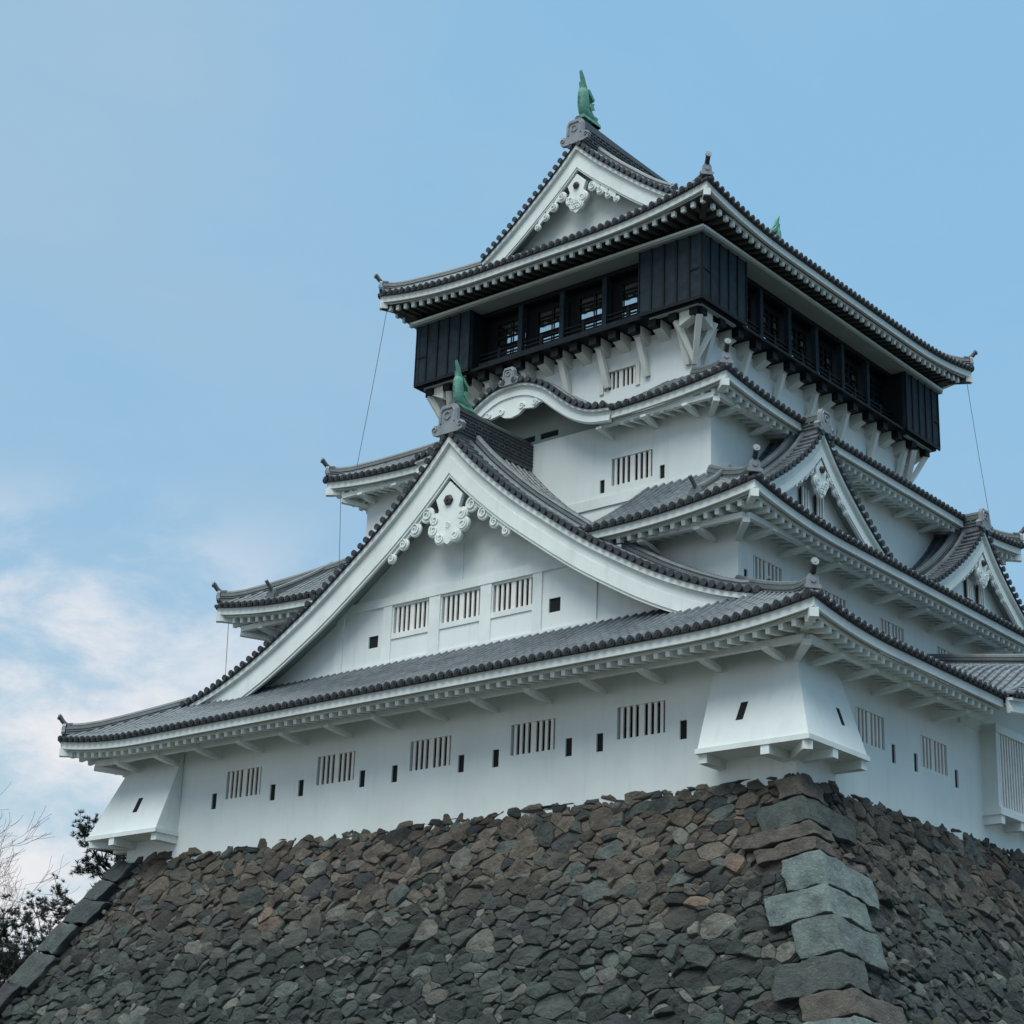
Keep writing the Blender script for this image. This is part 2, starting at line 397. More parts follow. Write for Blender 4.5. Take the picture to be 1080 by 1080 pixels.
# ------------------------------------------------------------------ walls with real openings
def frameT(rc, side):
    T, L, nrm = side_T(rc, side); return T, L
def wall_side(T, L, z0, z1, holes, mb, depth=0.18):
    xs = sorted(set([0.0, L]+[h[0] for h in holes]+[h[1] for h in holes])); zs = sorted(set([z0, z1]+[h[2] for h in holes]+[h[3] for h in holes]))
    for i in range(len(xs)-1):
        for j in range(len(zs)-1):
            mx, mz = (xs[i]+xs[i+1])/2, (zs[j]+zs[j+1])/2
            if any(h[0] < mx < h[1] and h[2] < mz < h[3] for h in holes): continue
            mb.add([T(xs[i], 0, zs[j]), T(xs[i+1], 0, zs[j]), T(xs[i+1], 0, zs[j+1]), T(xs[i], 0, zs[j+1])], [(0, 1, 2, 3)])
    for a, b, c, d in [h[:4] for h in holes]:
        for p, q in (((a, c), (b, c)), ((b, c), (b, d)), ((b, d), (a, d)), ((a, d), (a, c))):
            mb.add([T(p[0], 0, p[1]), T(q[0], 0, q[1]), T(q[0], depth, q[1]), T(p[0], depth, p[1])], [(0, 1, 2, 3)])
BARS7 = (0, 1, 2, 3, 4, 5, 6)
def window(T, a, b, c, d, parent, mat='bars', n=7, dep=0.035, sill=False):
    f = MB(); e = 0.012
    f.box(a-e, b+e, 0.15, 0.17, c-e, d+e, T)       # thin black sheet standing for the unlit room behind
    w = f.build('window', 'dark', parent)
    g = MB(); W_ = b-a; wide = n//2
    unit = W_/(n*2+2.2)
    x = a+unit*0.9
    for i in range(n):
        ww = unit*(1.9 if i == wide and n > 3 else 0.95)
        g.box(x, x+ww, dep, dep+0.05, c, d, T)
        x += ww+(W_-unit*0.9*2-unit*((n-1)*0.95+(1.9 if n > 3 else 0.95)))/(n-1)
    g.build('window_bars', mat, w)
    if sill:
        h = MB(); h.box(a-0.04, b+0.04, -0.035, 0.05, c-0.17, c-0.004, T); h.build('sill', 'trim', w)
    return w
def loophole(T, a, b, c, d, parent):
    f = MB(); e = 0.01; f.box(a-e, b+e, 0.05, 0.08, c-e, d+e, T)
    r = f.build('loophole', 'dark', parent)
    # narrow plastered rim
    return r
def storey(rc, z0, z1, holes, name, label=None):
    mb = MB()
    for side in ('front', 'right', 'left', 'back'):
        T, L = frameT(rc, side); wall_side(T, L, z0, z1, holes.get(side, []), mb)
    w = mb.build(name, 'plaster', castle)
    if label: w['label'] = label
    for side in holes:
        T, L = frameT(rc, side)
        for h in holes[side]:
            if h[4] == 'w': window(T, h[0], h[1], h[2], h[3], castle)
            else: loophole(T, h[0], h[1], h[2], h[3], castle)
    return w
X0 = -24.7
# lowest storey
fh = []
for xc in (-19.53, -15.62, -11.92, -8.22, -4.63):
    a = xc-0.765-X0; b = xc+0.765-X0
    fh.append((a, b, 1.42, 2.27, 'w'))
for px in (-20.80, -18.22, -17.02, -14.52, -13.25, -10.75, -9.50, -6.98, -5.95, -3.30):
    fh.append((px-0.11-X0, px+0.11-X0, 1.17, 1.66, 'l'))
rh = [(2.91, 4.36, 1.36, 2.22, 'w'), (6.31, 7.78, 1.34, 2.19, 'w')]
for py in (4.83, 6.02, 8.30): rh.append((py-0.10, py+0.10, 1.12, 1.62, 'l'))
rh.append((9.95, 15.95, 1.12, 2.62, 'b'))
rh_w = [h for h in rh if h[4] != 'b']
mb = MB()
for side, hs in (('front', fh), ('right', rh), ('left', []), ('back', [])):
    T, L = frameT(W1, side); wall_side(T, L, -0.6, 3.30, hs, mb)
w1 = mb.build('wall', 'plaster', castle); w1['label'] = 'long lowest plaster wall with five barred windows along its front'
T, L = frameT(W1, 'front')
for h in fh: (window if h[4] == 'w' else loophole)(T, h[0], h[1], h[2], h[3], castle)
T, L = frameT(W1, 'right')
for h in rh_w: (window if h[4] == 'w' else loophole)(T, h[0], h[1], h[2], h[3], castle)
# second storey
h2 = []
for yc in (4.04, 7.53, 11.0, 14.55, 18.1):
    s = yc-2.55; h2.append((s-0.73, s+0.73, 6.22, 7.04, 'w'))
for yc in (2.94, ): h2.append((yc-2.55-0.09, yc-2.55+0.09, 6.10, 6.52, 'l'))
storey(W2, 5.0, 7.95, {'right': h2}, 'wall', 'second storey plaster wall behind the lowest roof')
# third storey
x3 = W3[0]
h3 = []
for xc in (-8.26, -16.44): h3.append((xc-0.76-x3, xc+0.76-x3, 10.62, 11.50, 'w'))
for xc in (-9.37, -7.14, -15.33, -17.56): h3.append((xc-0.09-x3, xc+0.09-x3, 10.47, 10.90, 'l'))
h3k = [(-12.98-x3, -12.08-x3, 12.80, 13.06, 'l'), (-11.86-x3, -11.14-x3, 12.84, 13.08, 'l')]
mb = MB()
T, L = frameT(W3, 'front')
wall_side(T, L, 9.4, 12.74, h3, mb)
for side in ('right', 'left', 'back'):
    T2, L2 = frameT(W3, side); wall_side(T2, L2, 9.4, 12.78, [], mb)
w3 = mb.build('wall', 'plaster', castle); w3['label'] = 'third storey plaster wall above the big gable'
for h in h3: (window if h[4] == 'w' else loophole)(T, h[0], h[1], h[2], h[3], castle)
mb = MB()   # panel under the curved gable
wall_side(lambda s, d, z: T(s, d-0.004, z), L, 12.745, 14.0, [h for h in h3k], mb)
v2 = []
for v in mb.v: v2.append(v)
mb2 = MB(); zt = 13.75
mb2v = [(CX-2.6, W3[2]-0.004), (CX+2.6, W3[2]-0.004)]
mb = MB()
kx0 = CX-3.4-x3; kx1 = CX+3.4-x3
wall_side(lambda s, d, z: T(s+kx0, d-0.004, z), kx1-kx0, 12.70, 13.0, [(h[0]-kx0, h[1]-kx0, 12.80, 12.995) for h in h3k], mb)
mb.add([T(kx0, -0.004, 13.0), T(kx1, -0.004, 13.0), T(kx1-1.9, -0.004, 14.2), T(kx0+1.9, -0.004, 14.2)], [(0, 1, 2, 3)])
kw = mb.build('wall_panel', 'soffit', castle)  # plaster panel in the colour darkened for eave shade
for h in h3k: loophole(T, h[0], h[1], 12.80, 12.995, castle)
# fourth storey core
x4 = W4[0]
h4 = [(-10.86-x4, -9.58-x4, 14.90, 15.52, 'w'), (-15.1-x4, -13.82-x4, 14.90, 15.52, 'w')]
storey(W4, 13.8, 16.40, {'front': h4}, 'wall', 'upper plaster wall half hidden by struts under the black storey')
T, L = frameT(W4, 'front')
for h in h4:
    f = MB(); a, b, c, d = h[:4]
    f.box(a-0.16, a-0.004, -0.05, 0.05, c-0.1, d+0.16, T); f.box(b+0.004, b+0.16, -0.05, 0.05, c-0.1, d+0.16, T); f.box(a-0.003, b+0.003, -0.047, 0.05, d+0.004, d+0.157, T)
    f.build('window_frame', 'cream', castle)
# shallow plaster band along the foot of the upper walls
for rc, z, nm in ((W3, 10.20, 'third'),):
    T, L = frameT(rc, 'front'); b = MB(); b.box(0, L, -0.05, 0.02, z-0.2, z+0.12, T)
    T, L = frameT(rc, 'right'); b.box(-0.048, L, -0.052, 0.02, z-0.2, z+0.118, T); b.build('wall_band', 'trim', castle)

# ------------------------------------------------------------------ purlins and brackets below roofs 1 to 3
def brackets(E, Wl, zw, sides, sp, po):
    for side, cuts, ss in sides:
        T, L, nrm = side_T(Wl, side)
        p = MB()
        for s0, s1 in intervals(L, cuts):
            e0 = -po if s0 == 0 else 0; e1 = po if s1 == L else 0
            p.box(s0+e0*0.9, s1+e1*0.9, -po-0.07, -po+0.09, zw-0.12, zw+0.05, T)
        p.build('purlin', 'trim', castle)
        for s in ss:
            if any(c0 < s < c1 for c0, c1 in cuts): continue
            b = MB()
            prof = [(0.02, -0.10), (-0.25, -0.13), (-0.55, -0.20), (-0.80, -0.32) ]
            secs = []
            # arm curving up and out from the wall to the purlin
            for d, zb, zt, w_ in ((0.03, -0.30, -0.24, 0.04), (-po*0.3, -0.31, -0.20, 0.065), (-po*0.6, -0.29, -0.14, 0.085), (-po-0.0, -0.235, -0.125, 0.10), (-po-0.17, -0.20, -0.122, 0.10)):
                secs.append([T(s-w_, d, zw+zb), T(s+w_, d, zw+zb), T(s+w_, d, zw+zt), T(s-w_, d, zw+zt)])
            b.ring(secs)
            b.build('bracket', 'trim', castle)
def corner_arms(Wl, zw, po):
    for cx_, cy_, sx, sy in ((0, 2, -1, -1), (1, 2, 1, -1)):
        b = MB(); p = Vector((Wl[cx_], Wl[cy_], zw)); d = Vector((sx, sy, 0)).normalized()
        for k, (dd, zb, zt) in enumerate(((0.0, -0.50, -0.22), (0.5, -0.40, -0.14), (po*1.5, -0.2, -0.1))):
            pass
        b.bar(p+Vector((0, 0, -0.34))-d*0.05, p+d*(po*1.42)+Vector((0, 0, -0.17)), 0.12, 0.12, w2=0.2, h2=0.16)
        b.build('bracket', 'trim', castle)
F = lambda lo, hi, st: [lo+i*st for i in range(int((hi-lo)/st+1.001))]
brackets(E1, W1, 2.985, (('front', [], F(0.35, 24.6, 1.86)), ('right', [(8.5, 17.4)], F(0.5, 25.6, 1.62)), ('left', [], F(14.0, 25.6, 1.8))), 1.86, 0.92)
brackets(E2, W2, 7.62, (('front', [(4.2, 13.9)], F(0.3, 18, 1.9)), ('right', [], F(0.35, 20.6, 1.72)), ('left', [], F(14, 20.6, 1.8))), 1.9, 0.80)
brackets(E3, W3, 12.42, (('front', [(3.6, 10.3)], [0.35, 1.9, 3.55, 10.35, 12.0, 13.5]), ('right', [], F(0.3, 17, 1.75)), ('left', [], F(10, 17, 1.8))), 1.9, 0.62)
corner_arms(W1, 3.0, 0.92); corner_arms(W2, 7.62, 0.8); corner_arms(W3, 12.42, 0.62)

# ------------------------------------------------------------------ black top storey
def top_storey():
    x0, x1, y0, y1 = BOX; zb, zt = 16.65, 18.86
    cap = MB()   # thin white-edged board over the storey
    cap.box(x0-0.13, x1+0.13, y0-0.13, y1+0.13, 18.87, 18.995); co = cap.build('ceiling_board', 'soffit', castle)
    dc = MB(); dc.box(x0+0.55, x1-0.55, y0+0.55, y1-0.55, 18.83, 18.867); dc.build('inner_ceiling', 'blackdark', co)
    ed = MB()
    e = rect(6.35-0.14, 5.27-0.14)
    for side in ('front', 'right', 'left', 'back'):
        T, L, nrm = side_T(e, side)
        ed.box(0.0 if side in ('front', 'back') else 0.061, L if side in ('front', 'back') else L-0.061, -0.02, 0.06, 18.955, 19.035, T)
    ed.build('white_edge', 'trim', co)
    # strip of wall between the board and the rafters
    s = MB(); s.box(x0+0.25, x1-0.25, y0+0.25, y1-0.25, 18.995, 19.9); s.build('wall', 'darkwood', castle)
    # corner panels, boarded
    def panel(side, s0, s1):
        T, L, nrm = side_T(BOX, side); b = MB(); b.box(s0+0.001, s1-0.001, 0.02, 0.16, zb+0.02, zt, T)
        p = b.build('boarded_panel', 'black', castle)
        n = 5; w = (s1-s0)/n; g = MB()
        for i in range(n+1):
            sc = s0+i*w; g.box(max(s0, sc-0.035), min(s1, sc+0.035), -0.025, 0.03, zb, zt-0.002, T)
        g.box(s0+0.002, s1-0.002, -0.018, 0.03, zb-0.07, zb+0.05, T)
        last = (s1-w, s1) if s0 > 1 else (s0, s0+w)
        if side == 'right': last = (s0, s0+w) if s0 < 1 else (s1-w, s1)
        if side == 'front': last = (s1-w, s1) if s0 > 1 else (s0, s0+w)
        g.box(last[0]+0.03, last[1]-0.03, -0.012, 0.03, zb+0.98, zb+1.03, T)
        g.build('batten', 'blackdark', p)
    Lf = x1-x0; Lr = y1-y0
    for s0, s1 in ((0, 2.48), (Lf-2.43, Lf)): panel('front', s0, s1)
    for side in ('right', 'left'):
        for s0, s1 in ((0, 2.52), (Lr-2.45, Lr)): panel(side, s0, s1)
    # side cheeks of the panels where they stand proud
    c = MB()
    for side, L_, a, b in (('front', Lf, 2.48, 2.43), ('right', Lr, 2.52, 2.45), ('left', Lr, 2.52, 2.45)):
        T, L, nrm = side_T(BOX, side)
        c.box(a-0.06, a, 0.161, 1.30, zb+0.02, zt, T); c.box(L-b, L-b+0.06, 0.161, 1.30, zb+0.02, zt, T)
    c.build('panel_cheek', 'blackdark', castle)
    # bottom board and pale trim under the panels
    fl = MB(); fl.box(x0+0.10, x1-0.10, y0+0.10, y1-0.10, zb-0.09, zb+0.0); fo = fl.build('floor', 'blackdark', castle)
    tr = MB()
    for side, L_, spans in (('front', Lf, ((0.28, 2.2), (Lf-2.15, Lf-0.28))), ('right', Lr, ((0.28, 2.2), (Lr-2.15, Lr-0.28))), ('left', Lr, ((0.28, 2.2), (Lr-2.15, Lr-0.28)))):
        T, L, nrm = side_T(BOX, side)
        for a, b in spans: tr.box(a, b, 0.20, 0.32, zb-0.15, zb-0.093, T)
    tr.build('trim', 'soffit', fo)
    # inset galleries: sill beam, posts, rails, glazed inner wall
    for side, a0, b0, nb in (('front', 2.48, 2.43, 4), ('right', 2.52, 2.45, 6), ('left', 2.52, 2.45, 6)):
        T, L, nrm = side_T(BOX, side); a = a0; b = L-b0; sb = 0.52
        m = MB(); m.box(a+0.001, b-0.001, sb, sb+0.22, zb-0.06, zb+0.36, T); m.build('sill_beam', 'black', castle)
        m = MB(); m.box(a+0.001, b-0.001, sb+0.02, sb+0.2, zt-0.14, zt+0.008, T); m.build('lintel', 'blackdark', castle)
        w = (b-a)/nb
        for i in range(1, nb):
            m = MB(); m.box(a+i*w-0.09, a+i*w+0.09, sb+0.012, sb+0.20, zb+0.362, zt-0.142, T); m.build('post', 'black', castle)
        for i in range(nb):
            m = MB()
            s0 = a+i*w+(0.09 if i else 0.0); s1 = a+(i+1)*w-(0.09 if i < nb-1 else 0.0)
            for zr in (0.50, 0.66): m.box(s0, s1, sb+0.06, sb+0.12, zb+zr, zb+zr+0.045, T)
            m.box((s0+s1)/2-0.06, (s0+s1)/2+0.06, sb+0.05, sb+0.13, zb+0.362, zb+0.78, T)
            m.build('railing', 'blackdark', castle)
        # inner wall one metre in: glass with mullions
        g = MB(); gi = 0.98
        for i in range(nb):
            s0 = a+i*w; s1 = s0+w
            gg = MB(); gg.box(s0+0.42, s1-0.05, gi, gi+0.02, zb+0.3, zt-0.35, T); go = gg.build('window', 'glass', castle)
            mm = MB()
            for zr in (0.62, 0.86, 0.94, 1.02, 1.3, 1.6): mm.box(s0+0.42, s1-0.05, gi-0.05, gi-0.003, zb+zr, zb+zr+0.035, T)
            mid = s0+0.42+(w-0.47)*0.5
            for sx in (s0+0.40, mid-0.03, s1-0.07): mm.box(sx, sx+0.06, gi-0.06, gi-0.052, zb+0.3, zt-0.33, T)
            mm.build('glazing_bars', 'blackdark', go)
            g.box(s0-0.05, s0+0.415, gi-0.02, gi+0.06, zb, zt, T)
            g.box(s0-0.048, s1+0.05, gi-0.018, gi+0.058, zt-0.35, zt-0.002, T)
            g.box(s0+0.416, s1+0.05, gi-0.016, gi+0.056, zb, zb+0.29, T)
        g.build('inner_wall', 'blackdark', castle)
    core = MB(); core.box(x0+1.10, x1-1.10, y0+1.10, y1-1.10, zb, zt-0.2); core.build('room', 'dark', castle)
    # cantilever beams with black ends, and struts
    for side, L_, n in (('front', Lf, 14), ('right', Lr, 14), ('left', Lr, 14)):
        T, L, nrm = side_T(BOX, side); step = (L-1.0)/n
        wd = 1.03
        for i in range(n+1):
            s = 0.5+i*step
            m = MB(); m.box(s-0.15, s+0.15, 0.24, 0.50, zb-0.38, zb-0.092, T); jo = m.build('joist_end', 'blackdark', castle)
            m = MB()
            q = [T(s-0.17, 0.505, zb-0.36), T(s+0.17, 0.505, zb-0.36), T(s+0.17, wd+0.05, zb-0.62), T(s-0.17, wd+0.05, zb-0.62), T(s-0.17, 0.505, zb-0.094), T(s+0.17, 0.505, zb-0.094), T(s+0.17, wd+0.05, zb-0.094), T(s-0.17, wd+0.05, zb-0.094)]
            m.hexa(q); m.build('beam_bracket', 'cream', castle)
            if i % 2 == 1 and 0 < i < n:
                m = MB(); m.bar(T(s, 0.62, zb-0.40), T(s+(0.10 if side == 'front' else 0.0), wd-0.03, zb-1.66), 0.19, 0.19, up=(nrm[0], nrm[1], 0)); m.build('strut', 'cream', castle)
        for s in (0.85, L-0.85):
            pass
    for cx_, cy_, sx, sy in ((0, 2, 1, 1), (1, 2, -1, 1), (1, 3, -1, -1)):
        c0 = Vector((W4[cx_], W4[cy_], 14.95)); 
        for dx, dy in ((0.62, 0.62), (-0.25, 0.62), (0.62, -0.25)):
            m = MB(); top = c0+Vector((-sx*dx, -sy*dy, 1.34)); m.bar(c0+Vector((-sx*0.06, -sy*0.06, 0)), top, 0.15, 0.17, w2=0.2, h2=0.2, up=(-sx*0.7, -sy*0.7, 0.1)); m.build('strut', 'cream', castle)
top_storey()

# ------------------------------------------------------------------ gables
def interp(pr, u):
    u = abs(u)
    for (u0, z0), (u1, z1) in zip(pr, pr[1:]):
        if u <= u1: return z0+(z1-z0)*(u-u0)/(u1-u0)
    (u0, z0), (u1, z1) = pr[-2], pr[-1]; return z1+(u-u1)*(z1-z0)/(u1-u0)
def smooth_profile(ctrl, n=28):
    us = [c[0] for c in ctrl]; out = []
    # catmull-rom in u
    for i in range(n+1):
        u = ctrl[-1][0]*i/n
        k = max(j for j in range(len(ctrl)-1) if ctrl[j][0] <= u+1e-9)
        p1, p2 = ctrl[k], ctrl[k+1]
        p0 = ctrl[k-1] if k > 0 else (2*p1[0]-p2[0], 2*p1[1]-p2[1]); p3 = ctrl[k+2] if k+2 < len(ctrl) else (2*p2[0]-p1[0], 2*p2[1]-p1[1])
        t = (u-p1[0])/(p2[0]-p1[0]); h = p2[0]-p1[0]
        m1 = (p2[1]-p0[1])/(p2[0]-p0[0])*h; m2 = (p3[1]-p1[1])/(p3[0]-p1[0])*h
        z = (2*t**3-3*t*t+1)*p1[1]+(t**3-2*t*t+t)*m1+(-2*t**3+3*t*t)*p2[1]+(t**3-t*t)*m2
        out.append((u, z))
    return out
def sweep_row(mb, fn, u0, u1, T_up, r0=0.083, r1=0.073, seg=0.32):
    n = max(2, int(abs(u1-u0)*1.25/seg)); pts = []; rad = []
    for i in range(n+1):
        u = u1+(u0-u1)*i/n; p = fn(u)
        if i > 0: pts.append(Vector(p)); rad.append(r1)
        if i < n: pts.append(Vector(p)+Vector((0, 0, 0.002))); rad.append(r0)
    for i in range(1, len(pts)-1, 2): pts[i] = pts[i]+(pts[i-1]-pts[i]).normalized()*0.006
    mb.tube(pts, rad, n=7, arc=(-0.1, math.pi+0.1), caps=False)
def make_gable(name, T, ctrl, back, tb, parent, label, kara=False, nv=None, wall_v=-0.9, base_z=None, ridge_h=0.5, ridge_w=0.17, detail=True, verge=0.62, ridge_back=None, tile_to=None, up_dir=None, rows_back=None):
    """T(u, v, z) -> world; v=0 is the verge face, v>0 outward. ctrl: profile of the top of the white barge board."""
    pr = smooth_profile(ctrl); U = pr[-1][0]; prz = lambda u: interp(pr, u)
    both = [(-u, z) for u, z in reversed(pr[1:])]+pr
    ov = (Vector(T(0, 1, 0))-Vector(T(0, 0, 0)))     # outward
    lat = (Vector(T(1, 0, 0))-Vector(T(0, 0, 0)))
    # roof slab
    bed = MB(); rows_ = []
    nb = 2
    bed.ring([[T(u, 0.02, z+0.02) for u, z in both]+[T(u, 0.02, z+0.09) for u, z in reversed(both)], [T(u, -back, z+0.02) for u, z in both]+[T(u, -back, z+0.09) for u, z in reversed(both)]])
    g = bed.build(name, 'tile', parent); g['label'] = label
    # white barge board: offset curve
    def offset(t):
        res = []
        for i, (u, z) in enumerate(pr):
            a = pr[max(i-1, 0)]; b = pr[min(i+1, len(pr)-1)]
            if i == 0 and not kara:
                a = pr[0]; du = b[0]-a[0]; dz = b[1]-a[1]; L_ = math.hypot(du, dz); res.append((0, z-t*L_/du)); continue
            du = b[0]-a[0]; dz = b[1]-a[1]
            if i == 0: dz = 0
            L_ = math.hypot(du, dz); nu, nz_ = dz/L_, -du/L_
            uu = u+nu*t
            if uu > 0.0: res.append((uu, z+nz_*t))
        return res
    bb = MB()
    def band(t0, t1, v0, v1):
        A = offset(t0) if t0 > 0 else list(pr); B = offset(t1)
        n = 26
        def at(C, k):
            x = k*(len(C)-1)/n; i = min(int(x), len(C)-2); f = x-i; return (C[i][0]+(C[i+1][0]-C[i][0])*f, C[i][1]+(C[i+1][1]-C[i][1])*f)
        secs = []
        for k in range(-n, n+1):
            a = at(A, abs(k)); b = at(B, abs(k)); s = 1 if k >= 0 else -1
            secs.append([T(s*a[0], v0, a[1]), T(s*b[0], v0, b[1]), T(s*b[0], v1, b[1]), T(s*a[0], v1, a[1])])
        bb.ring(secs)
    band(0.0, tb*0.17, 0.00, -0.20)
    band(tb*0.171, tb*0.50, -0.12, -0.22)
    band(tb*0.501, tb*0.91, -0.075, -0.21)
    band(tb*0.911, tb, -0.11, -0.20)
    bo = bb.build('barge_board', 'trim', g)
    # underside between barge and wall
    so_ = MB(); ow = offset(tb*0.55); both2 = [(-u, z) for u, z in reversed(ow[1:])]+ow
    so_.ring([[T(u, -0.19, z) for u, z in both2]+[T(u, -0.19, z+0.08) for u, z in reversed(both2)], [T(u, wall_v-0.05 if not kara else -back, z) for u, z in both2]+[T(u, wall_v-0.05 if not kara else -back, z+0.08) for u, z in reversed(both2)]])
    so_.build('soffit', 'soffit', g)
    # gable wall
    if base_z is not None:
        gw = MB(); pts = [(u, z) for u, z in both2 if z > base_z]
        if pts:
            poly = [(pts[0][0], base_z)]+pts+[(pts[-1][0], base_z)]
            # triangulated fan strip to the base line
            gw.strip([[T(u, wall_v, z) for u, z in poly], [T(u, wall_v, base_z) for u, z in poly]])
            gw.build('gable_wall', 'plaster', g)
    # verge tiles pointing outward
    rw = MB(); en = MB(); s_acc = 0; last = None; L_tot = 0
    samp = []
    for i in range(401):
        u = U*i/400; p = (u, prz(u))
        if last: L_tot += math.hypot(p[0]-last[0], p[1]-last[1])
        samp.append((L_tot, p)); last = p
    nT = int((L_tot-0.25)/SP)
    for sgn in (-1, 1):
        for k in range(nT+1):
            l = 0.22+k*SP
            q = min(samp, key=lambda a: abs(a[0]-l))[1]; u, z = q[0]*sgn, q[1]
            dz = (prz(abs(u)+0.05)-prz(max(abs(u)-0.05, 0)))/0.1
            nvc = (lat*(-dz*sgn)+Vector((0, 0, 1))).normalized()
            A = Vector(T(u, 0.07, z+0.06))+nvc*0.05; B = Vector(T(u, -verge, z+0.06))+nvc*0.05
            rw.tube([A, A.lerp(B, 0.48), A.lerp(B, 0.5), B], [0.088, 0.086, 0.074, 0.074], n=8, up=nvc)
            en.disc(A, ov, 0.10, 0.045, 10)
    # verge rolls
    for vv, rr, dzz in ((-verge-0.10, 0.10, 0.16), ):
        rw.tube([Vector(T(u, vv, z+dzz)) for u, z in both], rr, n=8)
    dr = MB()
    if not kara:
        vd = -verge-0.42; hd = 0.30 if ridge_h > 0.45 else 0.20; ue = U-0.75
        for sgn in (-1, 1):
            us = [0.2+(ue-0.2)*i/16 for i in range(17)]
            zf = lambda u: prz(u)+0.10+0.10*max(0, (u-ue+1.2)/1.2)**2
            dr.ring([[T(sgn*u, vd-0.12, zf(u)-0.1), T(sgn*u, vd+0.12, zf(u)-0.1), T(sgn*u, vd+0.10, zf(u)+hd), T(sgn*u, vd-0.10, zf(u)+hd)] for u in us])
            for q in (0.10, 0.20):
                dr.ring([[T(sgn*u, vd-0.145, zf(u)+q), T(sgn*u, vd+0.145, zf(u)+q), T(sgn*u, vd+0.145, zf(u)+q+0.025), T(sgn*u, vd-0.145, zf(u)+q+0.025)] for u in us])
            rw.tube([Vector(T(sgn*u, vd, zf(u)+hd+0.05)) for u in us], 0.095, n=8)
            c_ = Vector(T(sgn*ue, vd, zf(ue)+0.18)); dd_ = (Vector(T(sgn*ue, vd, zf(ue)))-Vector(T(sgn*(ue-0.3), vd, zf(ue-0.3)))).normalized()
            dr.disc(c_, dd_, 0.22 if ridge_h > 0.45 else 0.17, 0.08, 12); dr.tube([c_+Vector((0, 0, 0.15)), c_+dd_*0.22+Vector((0, 0, 0.30))], 0.055, n=8)
        dro = dr.build('descending_ridge', 'ridge', g)
    # rows down the slope
    rb = rows_back if rows_back is not None else back
    v = -verge-(0.68 if not kara else 0.38)
    while v > -rb:
        for sgn in (-1, 1):
            sweep_row(rw, lambda u: T(u*sgn, v, prz(u)+0.10), 0.12, U, None)
        v -= SP
    rw.build('tile_rows', 'tile', g, smooth=True); en.build('tile_ends', 'tile_end', g, smooth=True)
    dl = MB()
    dl.ring([[T(u, 0.035, z+0.005), T(u, 0.035, z+0.075), T(u, -0.1, z+0.075), T(u, -0.1, z+0.005)] for u, z in both]); dl.build('drip_tiles', 'tile_end', g)
    # ridge stack
    zr = prz(0)+0.10; rbk = ridge_back if ridge_back else back
    rg = MB(); h = ridge_h
    curve = 0.0
    def rsec(v, w, z0, z1): return [T(-w, v, z0), T(w, v, z0), T(w, v, z1), T(-w, v, z1)]
    nv_ = 10
    vs = [-0.05-(rbk-0.05)*i/nv_ for i in range(nv_+1)]
    sag = 0.16 if ridge_h > 0.7 else 0.0
    sg_ = lambda v: sag*((2*v/rbk+1)**2 if rbk > 8 else max(0, 1+v/2.5)**2)
    rg.ring([rsec(v, ridge_w, zr-0.1, zr+h+sg_(v)) for v in vs])
    k = int(h/0.11)
    for j in range(k): rg.ring([rsec(v, ridge_w+0.035, zr+0.05+j*0.11, zr+0.075+j*0.11) for v in (vs[0], vs[-1])])
    rg.tube([Vector(T(0, v, zr+h+0.05+sg_(v))) for v in vs], 0.12, n=10)
    if ridge_h > 0.7 or ridge_h < 0.5 and not kara:
        v = -0.35; j = 0
        while v > -rbk+0.1:
            for sg in (-1, 1):
                for q in range(max(1, int(h/0.3))):
                    zc_ = zr+0.20+q*0.24+(0.06 if j % 2 else 0)
                    rg.box(min(sg*ridge_w, sg*(ridge_w+0.03)), max(sg*ridge_w, sg*(ridge_w+0.03)), -v-0.0, -v+0.07, zc_, zc_+0.07, lambda a, b, c: T(a, -b, c))
            v -= 0.14; j += 1
    ro = rg.build('ridge', 'ridge_dark' if ridge_h > 0.7 else 'ridge', g, smooth=False)
    # ridge end tile with shoulders, hexagon relief and side scrolls
    e = MB(); sc = 0.48+ridge_h*0.62
    pl = [(-0.42, -0.35), (-0.60, -0.30), (-0.66, -0.12), (-0.55, 0.02), (-0.38, 0.0), (-0.36, 0.45), (-0.26, 0.62), (0.26, 0.62), (0.36, 0.45), (0.38, 0.0), (0.55, 0.02), (0.66, -0.12), (0.60, -0.30), (0.42, -0.35)]
    pl = [(a*sc, b*sc) for a, b in pl]
    z0 = zr+ridge_h*0.35
    e.ring([[T(a, vv, z0+b) for a, b in pl] for vv in (-0.05, 0.10)])
    rim = [(-0.28, 0.02), (-0.28, 0.38), (-0.20, 0.50), (0.20, 0.50), (0.28, 0.38), (0.28, 0.02)]
    e.tube([Vector(T(a*sc, 0.11, z0+b*sc)) for a, b in rim], 0.035*sc, n=6, up=ov)
    e.tube([Vector(T(0.13*sc*math.cos(R(60*i+30)), 0.11, z0+0.25*sc+0.13*sc*math.sin(R(60*i+30)))) for i in range(7)], 0.028*sc, n=6, up=ov)
    for sg in (-1, 1):
        e.tube([Vector(T(sg*(0.52+0.10*math.cos(t*0.7)*(1-t/12))*sc, 0.115, z0+(-0.14+0.10*math.sin(t*0.7)*(1-t/12))*sc)) for t in range(10)], 0.026*sc, n=6, up=ov)
    e.build('ridge_end_tile', 'ornament', ro)
    return g, prz, offset
